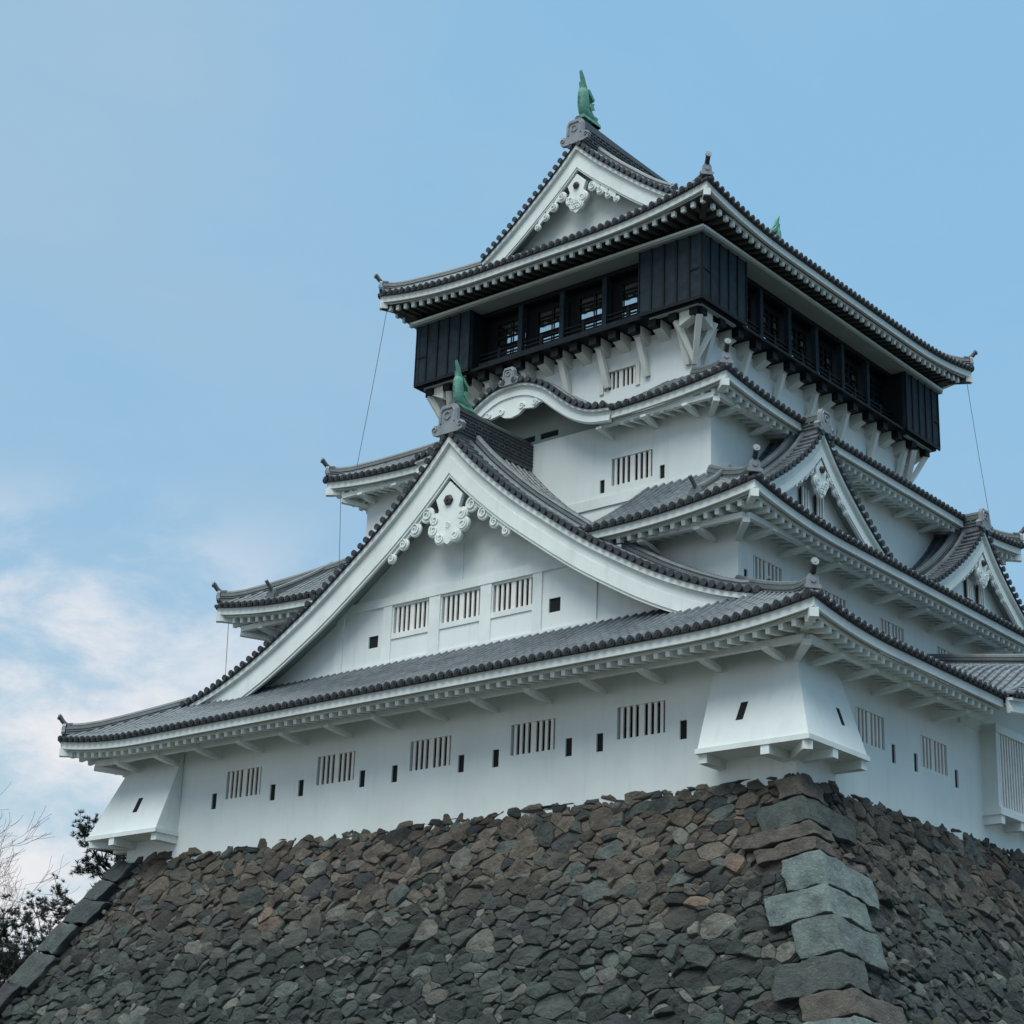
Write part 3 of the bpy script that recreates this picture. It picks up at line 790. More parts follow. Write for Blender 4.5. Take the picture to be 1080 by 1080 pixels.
def scroll(mb, T, cu, cz, r, turns, hand, v0, v1, w=0.05, start=0.0):
    """raised spiral ribbon"""
    n = int(14*turns); secs = []
    for i in range(n+1):
        t = i/n; a = start+hand*t*turns*2*math.pi; rr = r*(1-0.82*t); ww = w*(1-0.4*t)
        p = lambda q, v: T(cu+q*math.cos(a), v, cz+q*math.sin(a))
        secs.append([p(rr+ww/2, v0), p(rr-ww/2, v0), p(rr-ww/2, v1), p(rr+ww/2, v1)])
    mb.ring(secs)
def blob(mb, T, cu, cz, r, v0, v1, n=18, sq=1.0):
    mb.ring([[T(cu+r*k*math.cos(2*math.pi*i/n), v, cz+r*k*sq*math.sin(2*math.pi*i/n)) for i in range(n)] for v, k in ((v0, 1.0), (v1-0.02, 1.0), (v1, 0.9))])
def pendant(T, u0, z0, sc, parent, slope, v=0.0, hexa=True, simple=False):
    """carved gable pendant: lobed plate with spirals, hexagonal boss and scrolled wings down each side; z0 is the plate's middle"""
    m = MB()
    neck = [(-0.46, 0.62), (-0.34, 0.30), (-0.42, 0.10), (-0.40, -0.30), (-0.12, -0.62), (0, -0.70), (0.12, -0.62), (0.40, -0.30), (0.42, 0.10), (0.34, 0.30), (0.46, 0.62), (0, 1.06)]
    m.ring([[T(u0+a*sc, vv, z0+b*sc) for a, b in neck] for vv in (v-0.10, v+0.03)])
    lob = ((0.47, 0.06, 0.19), (0.50, -0.22, 0.21), (0.26, -0.48, 0.20)) if not simple else ((0.30, -0.05, 0.26), (0.10, -0.34, 0.26))
    k = 0.0
    for cu, cz, r in lob:
        for sg in (-1, 1):
            k += 0.0007
            blob(m, T, u0+sg*cu*sc, z0+cz*sc, r*sc, v-0.09, v+0.032+k)
            scroll(m, T, u0+sg*cu*sc, z0+cz*sc, r*sc*0.72, 1.6, -sg, v+0.02, v+0.065, 0.055*sc, 0.9 if sg > 0 else math.pi-0.9)
    m.tube([Vector(T(u0+0.07*sc*math.cos(t), v+0.06, z0-0.16*sc+0.07*sc*math.sin(t))) for t in [i*math.pi/4 for i in range(9)]], 0.012*sc, n=4)
    po = m.build('gable_pendant', 'trim', parent)
    w = MB()
    for sg in (-1, 1):
        for j in range(4):
            du = 0.78+0.40*j; r = (0.235-0.028*j)*sc; zc = 0.42-slope*0.98*(du-0.60)
            cu = u0+sg*du*sc; cz = z0+zc*sc
            k = 0.0008*j
            blob(w, T, cu, cz, r, v-0.06, v+0.014+k)
            scroll(w, T, cu, cz, r*0.7, 1.4, sg, v+0.01, v+0.06, 0.045*sc, math.pi/2)
            if j < 3:
                a = (cu+sg*0.02*sc, cz+r*0.55); b = (cu+sg*0.36*sc, cz+r*0.55-slope*0.36*sc)
                w.ring([[T(p[0]+q[0], vv, p[1]+q[1]) for p, q in ((a, (0, -0.09*sc)), (b, (0, -0.10*sc)), (b, (0, 0.20*sc)), (a, (0, 0.24*sc)))] for vv in (v-0.055, v+0.010+k)])
    w.build('scroll_carving', 'trim', po)
    if hexa:
        hx = MB(); hz_ = z0+0.52*sc; rr = 0.15*sc
        c = Vector(T(u0, v+0.03, hz_)); ov = (Vector(T(0, 1, 0))-Vector(T(0, 0, 0)))
        hx.tube([c, c+ov*0.07, c+ov*0.10], [rr, rr, rr*0.75], n=6); hx.tube([c+ov*0.10, c+ov*0.14], rr*0.3, n=8); hx.build('boss', 'rust', po, smooth=False)
    return po
# main front gable
TF = lambda yv: (lambda u, v, z: (CX+u, yv-v, z))
main_ctrl = [(0, 11.80), (1.0, 10.74), (2.48, 9.44), (4.0, 8.32), (5.3, 7.42), (6.5, 6.70), (7.5, 6.14), (8.6, 5.62), (9.8, 5.16), (11.15, 4.80)]
gm, gz, goff = make_gable('main_gable', TF(0.6), main_ctrl, 4.3, 0.88, castle, 'huge triangular front gable with carved pendant and three barred windows', wall_v=-0.92, base_z=None, ridge_h=0.78, ridge_w=0.20, verge=0.66, ridge_back=3.75)
pendant(TF(0.62), 0, 9.16, 1.14, gm, 0.84, v=-0.16)
# its wall, with openings
def main_wall():
    T = lambda u, d, z: (CX+u, 1.5+d, z)
    holes = [(-2.52, -1.10, 6.24, 7.06), (-0.70, 0.80, 6.24, 7.06), (1.20, 2.68, 6.24, 7.06), (-3.60, -3.20, 5.90, 6.28), (3.33, 3.74, 5.84, 6.28)]
    holes = [(-2.76+0.05, -1.26, 6.22, 7.06), (-0.76, 0.74, 6.22, 7.06), (1.24, 2.72, 6.22, 7.06), (-3.72, -3.32, 5.90, 6.28), (3.34, 3.76, 5.86, 6.28)]
    wm = MB(); xs = [-5.0, 5.0]
    Tl = lambda s, d, z: T(s-5.0, d, z)
    wall_side(Tl, 10.0, 5.2, 7.18, [(a+5, b+5, c, d) for a, b, c, d in holes], wm)
    ow = goff(0.5)
    poly = [(u, z) for u, z in ow]
    both = [(-u, z) for u, z in reversed(poly[1:])]+poly
    up = [(u, max(z, 7.18)) for u, z in both if abs(u) <= 5.8]
    wm.strip([[T(u, 0, z) for u, z in up], [T(u, 0, 7.18) for u, z in up]])
    for sg in (-1, 1):
        sd_ = [(sg*u, z) for u, z in poly if u >= 5.0]
        sd_ = [(sg*5.0, interp(poly, 5.0))]+sd_
        wm.strip([[T(u, 0, min(z, 7.18)) for u, z in sd_], [T(u, 0, 4.6) for u, z in sd_]])
    w = wm.build('gable_wall', 'plaster', gm)
    for a, b, c, d in holes[:3]: window(T, a, b, c, d, gm, sill=True)
    for a, b, c, d in holes[3:]: loophole(T, a, b, c, d, gm)
    # raised posts and rail
    t = MB()
    t.box(-5.9, 5.9, -0.07, 0.0, 7.13, 7.42, T)
    t.build('rail', 'trim', gm)
    for a, b in ((-3.12, -2.76), (-1.24, -0.80), (0.78, 1.20), (2.76, 3.10)):
        t = MB(); t.box(a, b, -0.05, 0.0, 5.0, 7.13, T); t.build('post', 'trim', gm)
    for a, b in ((-5.12, -4.80), (5.02, 5.08)):
        t = MB(); t.box(a, b, -0.045, 0.0, 5.0, 7.13, T); t.build('post', 'trim', gm)
    t = MB(); t.box(-0.025, 0.025, -0.03, 0.0, 7.42, 8.6, T); t.build('post', 'trim', gm)
    t = MB(); t.box(-8.8, 8.8, -0.06, 0.0, 5.10, 5.36, T); t.build('base_board', 'trim', gm)
main_wall()
# top gable (front) and its twin at the back
top_ctrl = [(0, 24.60), (0.9, 23.74), (1.9, 22.90), (2.8, 22.18), (3.75, 21.50), (4.1, 21.27)]
gt, gz2, goff2 = make_gable('top_gable', TF(6.35), top_ctrl, 13.2, 0.66, castle, 'pointed gable at the very top with a pale carved pendant', wall_v=-0.72, base_z=20.6, ridge_h=0.76, ridge_w=0.20, verge=0.62, ridge_back=13.15)
pendant(TF(6.35), 0, 22.60, 0.86, gt, 0.84, v=-0.14, simple=True)
TBk = lambda u, v, z: (CX-u, 19.55+v, z)
bw = MB(); o2 = goff2(0.3); bb_ = [(-u, z) for u, z in reversed(o2[1:])]+o2
bw.strip([[TBk(u, -0.3, z) for u, z in bb_], [TBk(u, -0.3, 20.6) for u, z in bb_]]); bw.build('gable_wall', 'plaster', gt)
# small gables on the right (and left) flank of the middle roof
sm_ctrl = [(0, 12.25), (0.8, 11.38), (1.7, 10.62), (2.6, 9.98), (3.5, 9.42), (4.3, 9.05)]
for yc in (7.72, 18.18):
    T_ = (lambda yc: (lambda u, v, z: (-3.6+v, yc+u, z)))(yc)
    g, _, go_ = make_gable('side_gable', T_, sm_ctrl, 2.6, 0.56, castle, 'small pointed gable on the right flank, '+('nearer the front corner' if yc < 10 else 'farther back'), wall_v=-0.55, base_z=8.9, ridge_h=0.42, ridge_w=0.15, verge=0.55)
    pendant(T_, 0, 10.68, 0.74, g, 0.84, v=-0.14, simple=True)
    Tw = (lambda yc: (lambda u, d, z: (-3.6-0.55-d+0.0, yc+u, z)))(yc)
    for a, b in ((-0.62, -0.16), (0.22, 0.68)):
        Tn = (lambda yc: (lambda u, d, z: (-3.6-0.545-(d-0.235), yc+u, z)))(yc)
        window(Tn, a, b, 9.75, 10.42, g, n=3, dep=0.10)
    T_ = (lambda yc: (lambda u, v, z: (2*CX+3.6-v, yc-u, z)))(yc)
    g, _, _ = make_gable('side_gable', T_, sm_ctrl, 2.6, 0.56, castle, 'small pointed gable on the left flank, '+('nearer the front corner' if yc < 10 else 'farther back'), wall_v=-0.55, base_z=8.9, ridge_h=0.42, ridge_w=0.15, verge=0.55)
# short ridges running down the front slope of the middle roof to the eave
for xa, xb in ((-3.85, -4.45), (-20.40, -20.25)):
    m = MB(); path = []
    for i in range(11):
        f = 0.06+0.78*i/10; y = E2[2]+3.21*f; x = xa+(xb-xa)*i/10; z = 7.95+2.25*(0.82*f+0.18*f*f)+(1-f)*0.16; path.append(Vector((x, y, z)))
    m.ring([[p+Vector((-0.12, 0, 0)), p+Vector((0.12, 0, 0)), p+Vector((0.10, 0, 0.24)), p+Vector((-0.10, 0, 0.24))] for p in path])
    m.tube([p+Vector((0, 0, 0.28)) for p in path], 0.09, n=8)
    p = path[0]; m.disc(p+Vector((0, 0.02, 0.14)), (0, -1, 0.1), 0.20, 0.09, 14); m.tube([p+Vector((0, 0, 0.28)), p+Vector((0, -0.12, 0.40)), p+Vector((0, -0.30, 0.56))], [0.07, 0.06, 0.06], n=8)
    m.box(p.x-0.26, p.x+0.26, p.y-0.05, p.y+0.06, p.z-0.05, p.z+0.12)
    m.build('descending_ridge', 'ridge', roof2, smooth=True)
# curved gable on the upper roof
k_ctrl = [(0, 14.46), (0.7, 14.36), (1.4, 14.03), (2.05, 13.50), (2.6, 13.10), (3.2, 12.83), (3.95, 12.72)]
gk, _, _ = make_gable('curved_gable', TF(3.34), k_ctrl, 3.1, 0.42, castle, 'bow shaped curved gable on the front of the upper roof', kara=True, ridge_h=0.22, ridge_w=0.12, verge=0.40)
kc = MB()
Tk = TF(3.34)
kc.ring([[Tk(a, vv, 13.93+b) for a, b in ((-1.5, -0.28), (-1.1, -0.30), (-0.9, -0.42), (-0.5, -0.36), (-0.3, -0.50), (0, -0.56), (0.3, -0.50), (0.5, -0.36), (0.9, -0.42), (1.1, -0.30), (1.5, -0.28), (0.8, 0.05), (0, 0.12), (-0.8, 0.05))] for vv in (-0.22, -0.12)])
for cu, r in ((-0.95, 0.11), (-0.42, 0.12), (0.42, 0.12), (0.95, 0.11)): scroll(kc, Tk, cu, 13.93-0.26, r, 1.4, 1 if cu > 0 else -1, -0.13, -0.08, 0.045)
kc.build('scroll_carving', 'trim', gk)
# curved gable over the bay on the right flank
k2 = [(0, 5.12), (1.0, 5.02), (2.0, 4.68), (2.9, 4.12), (3.6, 3.70), (4.3, 3.42), (5.05, 3.30)]
TR = lambda u, v, z: (1.95+v, CY+u, z-0.155*v)
gr, _, _ = make_gable('curved_gable', TR, k2, 5.2, 0.42, castle, 'curved gable over the projecting bay on the right flank', kara=True, ridge_h=0.35, ridge_w=0.16, verge=0.45)
kw2 = MB(); kw2.box(0.0, 0.05, CY-4.4, CY+4.4, 3.0, 3.6); kw2.add([(0.05, CY-4.0, 3.6), (0.05, CY+4.0, 3.6), (0.05, CY+1.5, 5.3), (0.05, CY-1.5, 5.3)], [(0, 1, 2, 3)]); kw2.build('wall_panel', 'plaster', castle)
# bay window
def bay():
    y0, y1 = 9.82, 16.08; xo = 0.48
    b = MB(); b.box(0.0, xo+0.10, y0-0.10, y1+0.10, 0.60, 0.80); b.box(0.0, xo+0.02, y0-0.02, y1+0.02, 0.805, 0.86)
    bo = b.build('bay_window', 'trim', castle); bo['label'] = 'projecting bay with tall white lattice bars'
    f = MB()
    f.box(0.0, 0.20, y0, y0+0.04, 0.862, 2.95)
    f.box(0.20, xo, y0-0.01, y0+0.16, 0.862, 2.95); f.box(0.18, xo, y1-0.16, y1+0.01, 0.862, 2.95)
    f.box(0.0, xo+0.03, y0-0.03, y1+0.03, 2.952, 3.18)
    f.build('bay_frame', 'trim', bo)
    l = MB(); y = y0+0.24
    while y < y1-0.2: l.box(xo-0.16, xo-0.03, y, y+0.075, 0.862, 2.95); y += 0.165
    l.box(xo-0.12, xo-0.08, y0+0.17, y1-0.17, 1.95, 2.02)
    l.build('lattice_bars', 'bars', bo)
    k = MB(); k.box(0.03, 0.06, y0+0.05, y1-0.05, 0.862, 2.95); k.build('interior', 'dark', bo)
    for y in (y0+0.08, y0+1.3, y0+2.6, y0+3.9, y0+5.2, y1-0.1):
        m = MB(); m.box(0.0, xo+0.06, y-0.11, y+0.11, 0.36, 0.598); m.build('bay_bracket', 'trim', bo)
bay()
# stone-dropping chutes at the front corners
def chute(sx, cx, wl, wr, label):
    """flared corner box: top at wall height 3.05, bottom flared 0.9 at z 0.62; wl along the front, wr along the flank"""
    o = 0.90; zb = 0.60; zt = 3.12
    X = lambda x: cx+sx*x     # x: outward from the corner is +
    m = MB()
    top = [(-wl, 0.02), (0.02, -0.02), (0.02, 0.0), (0.0, wr)]
    A = (X(-wl), -0.0, zt); B = (X(0.0), 0.0, zt); C_ = (X(0.0), wr, zt)
    A2 = (X(-wl), -o, zb); B2 = (X(o), -o, zb); C2 = (X(o), wr, zb); A3 = (X(-wl), 0.0, zb); C3 = (X(0.0), wr, zb)
    B3 = (X(0), 0, zb)
    vs = [A, B, C_, A2, B2, C2, A3, C3, B3]
    # thicken the top a little so it is proud of the wall
    vs[0] = (X(-wl), -0.03, zt); vs[1] = (X(0.03), -0.03, zt); vs[2] = (X(0.03), wr, zt)
    m.add(vs, [(0, 3, 4, 1), (1, 4, 5, 2), (0, 6, 3), (2, 5, 7), (3, 6, 8, 4), (4, 8, 7, 5)])
    c = m.build('stone_drop_chute', 'plaster', castle); c['label'] = label
    s = MB(); e = 0.05
    P = lambda x, y, z: (X(x), y, z)
    s.hexa([P(-wl-e, -o-e, zb-0.13), P(o+e, -o-e, zb-0.13), P(o+e, 0.0, zb-0.13), P(-wl-e, 0.0, zb-0.13), P(-wl-e, -o-e, zb-0.002), P(o+e, -o-e, zb-0.002), P(o+e, 0, zb-0.002), P(-wl-e, 0, zb-0.002)])
    s.hexa([P(0.0, 0.002, zb-0.13), P(o+e, 0.002, zb-0.13), P(o+e, wr+e, zb-0.13), P(0, wr+e, zb-0.13), P(0, 0.002, zb-0.002), P(o+e, 0.002, zb-0.002), P(o+e, wr+e, zb-0.002), P(0, wr+e, zb-0.002)])
    s.build('chute_sill', 'trim', c)
    for a, b in (((-wl+0.12, 0), (-wl+0.12, -o+0.05)), ((-0.30, 0), (-0.30, -o-0.02)), ((0, 0.30), (o+0.02, 0.30)), ((0, wr-0.12), (o-0.03, wr-0.12)), ((-0.1, 0.1), (o-0.05, -o+0.05))):
        m = MB(); q0 = P(a[0], a[1], zb-0.245); q1 = P(b[0], b[1], zb-0.245); m.bar(q0, q1, 0.24, 0.225); m.build('chute_beam', 'trim', c)
    # slits on the sloping faces: black prisms standing for unlit depth
    sl_ = MB(); fy = lambda z: 0.03+(o-0.03)*(zt-z)/(zt-zb); q = []
    for dd in (0.012, -0.02):
        for dx, z in ((-0.13, 1.25), (0.07, 1.25), (0.13, 1.72), (-0.07, 1.72)): q.append(P((-wl/2-0.02+dx) if sx > 0 else (-wl/2+0.15-dx), -fy(z)-dd, z))
    sl_.hexa(q); q = []
    for dd in (0.012, -0.02):
        for dy, z in ((-0.07, 1.25), (0.07, 1.25), (0.07, 1.70), (-0.07, 1.70)): q.append(P(fy(z)+dd, wr*0.60+dy, z))
    sl_.hexa(q)
    sl_.build('loophole', 'dark', c)
chute(1, 0.0, 2.25, 1.85, 'flared plaster corner box at the near corner, above the stone base')
chute(-1, -24.7, 2.35, 1.85, 'flared plaster corner box at the far left corner of the lowest wall')

# ------------------------------------------------------------------ green fish statues on the ridges
def fish(base, s, yaw, label):
    """s: height scale; local x = inward along the ridge"""
    m = MB(); ca, sa = math.cos(yaw), math.sin(yaw)
    P = lambda x, y, z: Vector((base[0]+(x*ca-y*sa)*s, base[1]+(x*sa+y*ca)*s, base[2]+z*s))
    root = empty('fish_roof_statue', label, 'statue', 'green fish statues on the roof ridges')
    root.location = base
    def B(mb, name, smooth=True):
        for i, v in enumerate(mb.v): mb.v[i] = tuple(Vector(v)-Vector(base))
        return mb.build(name, 'copper', root, smooth=smooth)
    sec = []
    path = [(0.46, 0.13, 0.13, 0.15), (0.34, 0.17, 0.19, 0.19), (0.20, 0.20, 0.23, 0.23), (0.04, 0.32, 0.235, 0.23), (-0.02, 0.50, 0.23, 0.21), (-0.04, 0.68, 0.225, 0.19), (-0.05, 0.84, 0.22, 0.17), (-0.05, 0.96, 0.20, 0.15), (-0.03, 1.02, 0.12, 0.10)]
    for i, (x, z, w, t) in enumerate(path):
        a = path[max(i-1, 0)]; b = path[min(i+1, len(path)-1)]; dx, dz = b[0]-a[0], b[1]-a[1]; l = math.hypot(dx, dz); nx, nz_ = -dz/l, dx/l
        sec.append([P(x+nx*t*math.sin(k*math.pi/6), w*math.cos(k*math.pi/6)*0.70, z+nz_*t*math.sin(k*math.pi/6)) for k in range(12)])
    m.ring(sec); B(m, 'body')
    d = MB()
    for i in range(6):   # rows of scales as thin collars
        x, z = (0.03, 0.40+i*0.09) if i else (0.05, 0.38); w = 0.205-0.014*i
        d.ring([[P(x-0.02+(w+0.015)*math.cos(a)*0.95, (w*0.86)*math.sin(a), z+0.02*k) for a in [j*math.pi/5 for j in range(10)]] for k in (0, 1)])
    B(d, 'scales')
    def plate(name, pts, y0, y1):
        q = MB(); q.ring([[P(x, yy, z) for x, z in pts] for yy in (y0, y1)]); B(q, name, False)
    plate('tail_fin', [(0.0, 0.92), (-0.07, 1.05), (-0.10, 1.25), (-0.13, 1.46), (-0.02, 1.30), (0.04, 1.14), (0.13, 1.06), (0.27, 0.88), (0.26, 0.80), (0.12, 0.90)], -0.035, 0.035)
    plate('tail_fin', [(-0.14, 0.95), (-0.14, 1.10), (-0.16, 1.22), (-0.05, 1.20), (0.02, 1.12), (0.06, 0.97)], -0.08, 0.08)
    plate('tail_fin', [(-0.12, 1.2), (-0.20, 1.56), (-0.05, 1.36), (0.02, 1.16)], -0.05, 0.05)
    plate('tail_fin', [(0.03, 1.0), (0.10, 1.02), (0.34, 0.78), (0.30, 0.70), (0.10, 0.86)], -0.13, 0.13)
    plate('back_fin', [(-0.20, 0.42), (-0.27, 0.52), (-0.22, 0.56), (-0.27, 0.68), (-0.21, 0.70), (-0.23, 0.82), (-0.16, 0.84), (-0.14, 0.45)], -0.02, 0.02)
    for sg in (-1, 1):
        q = MB(); q.ring([[P(x, sg*(0.13+o_), z) for x, z in ((0.14, 0.30), (0.30, 0.42), (0.22, 0.50), (0.28, 0.60), (0.12, 0.56), (0.05, 0.42))] for o_ in (0.0, 0.05)]); B(q, 'side_fin', False)
    q = MB(); q.ring([[P(x, yy, z) for x, z in ((0.30, 0.0), (0.66, 0.0), (0.62, 0.10), (0.50, 0.16), (0.52, 0.26), (0.40, 0.28), (0.30, 0.20))] for yy in (-0.12, 0.12)]); B(q, 'jaw', False)
    q = MB()
    q.ring([[P(a, -0.16, 0), P(a, 0.16, 0), P(a, 0.14, 0.10), P(a, -0.14, 0.10)] for a in (-0.18, 0.62)]); B(q, 'plinth', False)
    return root
fish((CX, 6.75, 25.76), 1.22, math.pi/2, 'green copper fish statue standing on the near end of the topmost ridge')
fish((CX, 19.2, 25.76), 1.22, -math.pi/2, 'green copper fish statue on the far ridge end, only its tail above the roof')
fish((CX, 0.95, 12.82), 0.98, math.pi/2, 'smaller green copper fish statue on the ridge of the large lower front gable')

# ------------------------------------------------------------------ stone base
GZ = -12.2
def kz(z): return 0.545*max(0.0, -z)
dk = (0.065, 0.072, 0.068); pb = (0.145, 0.185, 0.175); pg = (0.115, 0.145, 0.135); br = (0.10, 0.088, 0.072); md = (0.068, 0.082, 0.075)
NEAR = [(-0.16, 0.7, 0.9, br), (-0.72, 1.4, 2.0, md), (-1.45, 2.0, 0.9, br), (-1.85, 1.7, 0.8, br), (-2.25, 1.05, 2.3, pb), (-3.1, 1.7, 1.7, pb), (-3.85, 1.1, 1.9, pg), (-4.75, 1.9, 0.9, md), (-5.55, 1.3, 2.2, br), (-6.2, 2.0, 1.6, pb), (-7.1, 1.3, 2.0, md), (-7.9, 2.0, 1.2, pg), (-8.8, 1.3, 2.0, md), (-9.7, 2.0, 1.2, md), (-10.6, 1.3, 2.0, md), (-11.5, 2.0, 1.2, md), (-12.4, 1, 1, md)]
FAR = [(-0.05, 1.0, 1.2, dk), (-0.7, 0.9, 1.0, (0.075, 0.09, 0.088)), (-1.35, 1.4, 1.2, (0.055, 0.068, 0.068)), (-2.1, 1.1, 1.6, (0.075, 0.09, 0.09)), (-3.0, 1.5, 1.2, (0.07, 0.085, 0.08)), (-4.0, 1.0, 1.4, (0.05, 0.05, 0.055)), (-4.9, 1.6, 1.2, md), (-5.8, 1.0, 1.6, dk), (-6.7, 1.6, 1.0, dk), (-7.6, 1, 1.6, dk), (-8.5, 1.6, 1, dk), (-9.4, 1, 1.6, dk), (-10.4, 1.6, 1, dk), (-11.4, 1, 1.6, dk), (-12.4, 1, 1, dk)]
def stone_wall():
    root = empty('stone_base', 'massive sloping base of rough dark stones under the white castle walls', 'stone wall')
    core = MB()
    rings = []
    for z in (0.02, -3, -6, -9, GZ-0.5):
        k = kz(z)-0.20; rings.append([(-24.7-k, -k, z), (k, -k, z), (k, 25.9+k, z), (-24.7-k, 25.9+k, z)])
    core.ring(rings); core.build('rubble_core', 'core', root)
    sl = math.hypot(1, 0.545)
    rnd = random.Random(11)
    def face(side, t_max, seed, nm):
        rn = random.Random(seed)
        AN = 1.40
        Lt = 24.7 if side == 'front' else 25.9
        def w_at(t): return 0.545*t/sl+0.10
        smin = -w_at(t_max); smax = Lt+w_at(t_max)
        if side != 'front': smax = min(smax, 20.0)
        # seeds in stretched space (s/AN, t)
        cell = 0.30; grid = {}; seeds = []
        def ok(x, y, r):
            gx, gy = int(x//cell), int(y//cell)
            for i in range(gx-3, gx+4):
                for j in range(gy-3, gy+4):
                    for k in grid.get((i, j), ()):
                        a = seeds[k]
                        if (a[0]-x)**2+(a[1]-y)**2 < ((a[2]+r)*0.90)**2: return False
            return True
        W_ = (smax-smin)/AN; area = W_*t_max
        for r0, r1, tries in ((0.24, 0.34, 1.3), (0.15, 0.215, 16), (0.085, 0.125, 30), (0.042, 0.062, 46)):
            for _ in range(int(area*tries)):
                x = smin/AN+rn.random()*W_; y = -0.25+rn.random()*(t_max+0.5); r = rn.uniform(r0, r1)
                if not (-w_at(max(y, 0))-0.3 < x*AN < Lt+w_at(max(y, 0))+0.3): continue
                if y < 0.05 and r < 0.15: continue
                if ok(x, y, r):
                    grid.setdefault((int(x//cell), int(y//cell)), []).append(len(seeds)); seeds.append((x, y, r))
        mb = MB(); cols = []; pre = []
        caps = []; sc_x = -w_at(0)-0.02
        while sc_x < min(smax, Lt)+0.02:
            wd = rn.uniform(0.35, 1.0); hgt = rn.uniform(0.23, 0.33); tp = rn.uniform(-0.05, 0.05)
            caps.append([(sc_x, tp+rn.uniform(-.02, .04)), (sc_x+wd*0.5, tp-rn.uniform(0, .04)), (sc_x+wd, tp+rn.uniform(-.02, .05)), (sc_x+wd+rn.uniform(-.03, .03), hgt), (sc_x+wd*0.5, hgt+rn.uniform(0, 0.05)), (sc_x+rn.uniform(-.03, .03), hgt)])
            sc_x += wd
        for idx, (x, y, r) in enumerate(seeds+[None]*0):
            poly = [(x-1.0, y-1.0), (x+1.0, y-1.0), (x+1.0, y+1.0), (x-1.0, y+1.0)]
            gx, gy = int(x//cell), int(y//cell); nb = []
            for i in range(gx-4, gx+5):
                for j in range(gy-4, gy+5):
                    for k in grid.get((i, j), ()):
                        if k != idx: nb.append(seeds[k])
            nb.sort(key=lambda a: (a[0]-x)**2+(a[1]-y)**2)
            for a in nb[:16]:
                dx, dy = a[0]-x, a[1]-y; d2 = dx*dx+dy*dy
                lam = 0.5+(r*r-a[2]*a[2])/(2*d2); lam = max(0.12, min(0.88, lam))
                px, py = x+dx*lam, y+dy*lam
                new = []; n = len(poly)
                for i in range(n):
                    A, B = poly[i], poly[(i+1) % n]
                    da = (A[0]-px)*dx+(A[1]-py)*dy; db = (B[0]-px)*dx+(B[1]-py)*dy
                    if da <= 0: new.append(A)
                    if da*db < 0: f = da/(da-db); new.append((A[0]+(B[0]-A[0])*f, A[1]+(B[1]-A[1])*f))
                poly = new
                if len(poly) < 3: break
            if len(poly) < 3: continue
            pre.append([(a*AN, b) for a, b in poly])
        for P in pre+caps:
            is_cap = any(P is c_ for c_ in caps)
            if not is_cap: P = [(a, max(b, 0.20)) for a, b in P]
            P = [(a+0.30*noise.noise(Vector((a*1.1, b*1.1, 3.3+seed))), b+0.22*noise.noise(Vector((a*1.1, b*1.1, 9.1+seed)))) for a, b in P]
            top_ = -rn.uniform(-0.02, 0.07)
            def clip(P, fn):
                new = []; n = len(P)
                for i in range(n):
                    A, B = P[i], P[(i+1) % n]; da, db = fn(A), fn(B)
                    if da <= 0: new.append(A)
                    if da*db < 0: f = da/(da-db); new.append((A[0]+(B[0]-A[0])*f, A[1]+(B[1]-A[1])*f))
                return new
            kk = 0.545/sl
            if not is_cap: P = clip(P, lambda p: 0.06-p[1])
            if P and is_cap: P = P
            if P: P = clip(P, lambda p: -p[0]-kk*max(p[1], 0)+0.03)
            if P: P = clip(P, lambda p: p[0]-Lt-kk*max(p[1], 0)+0.03)
            if len(P) < 3: continue
            cx = sum(p[0] for p in P)/len(P); cy = sum(p[1] for p in P)/len(P)
            size = sum(math.hypot(p[0]-cx, p[1]-cy) for p in P)/len(P)
            if cy < -0.3 or cy > t_max+0.2 or size < 0.03 or (cy < 0.25 and size < 0.10): continue
            ar_ = abs(sum(P[i][0]*P[(i+1) % len(P)][1]-P[(i+1) % len(P)][0]*P[i][1] for i in range(len(P)))/2)
            if ar_ < 0.006: continue
            dl_ = cx+kk*cy; dr_ = Lt+kk*cy-cx; skip_ = False
            for zs_, near in ((NEAR, side == 'front' and dr_ < 3), (NEAR, side == 'right' and dl_ < 3), (FAR, side == 'front' and dl_ < 3)):
                if not near: continue
                dd = dr_ if (zs_ is NEAR and side == 'front') else dl_
                for q0, q1 in zip(zs_, zs_[1:]):
                    zc_ = -cy/sl+0.16*dd
                    if q1[0] < zc_ <= q0[0] and dd < (q0[1] if side == 'front' else q0[2])-0.12: skip_ = True
            if skip_: continue
            # chip the corners, then resample
            for _ in range(1):
                q = []; n = len(P); cut = rn.uniform(0.03, 0.11)
                for i in range(n):
                    A, B = P[i], P[(i+1) % n]
                    q.append((A[0]+(B[0]-A[0])*cut, A[1]+(B[1]-A[1])*cut)); q.append((A[0]+(B[0]-A[0])*(1-cut), A[1]+(B[1]-A[1])*(1-cut)))
                P = q
            Q = []; n = len(P)
            for i in range(n):
                A, B = P[i], P[(i+1) % n]; l = math.hypot(B[0]-A[0], B[1]-A[1]); m = max(1, int(l/(0.12 if size > 0.12 else 0.3)))
                for k in range(m): Q.append((A[0]+(B[0]-A[0])*k/m, A[1]+(B[1]-A[1])*k/m))
            gap = rn.uniform(0.001, 0.010)
            sc_ = max(0.7, 1-gap/size)
            big = size > 0.12
            prot = rn.uniform(0.01, 0.10) if big else rn.uniform(-0.08, 0.02)
            h0 = min(0.075, size*0.30)*rn.uniform(0.6, 1.3)
            planes = []
            for _ in range(3):
                th = rn.uniform(0, 2*math.pi); g_ = rn.uniform(0.06, 0.62); planes.append((math.cos(th)*g_, math.sin(th)*g_, h0*rn.uniform(0.7, 1.1)))
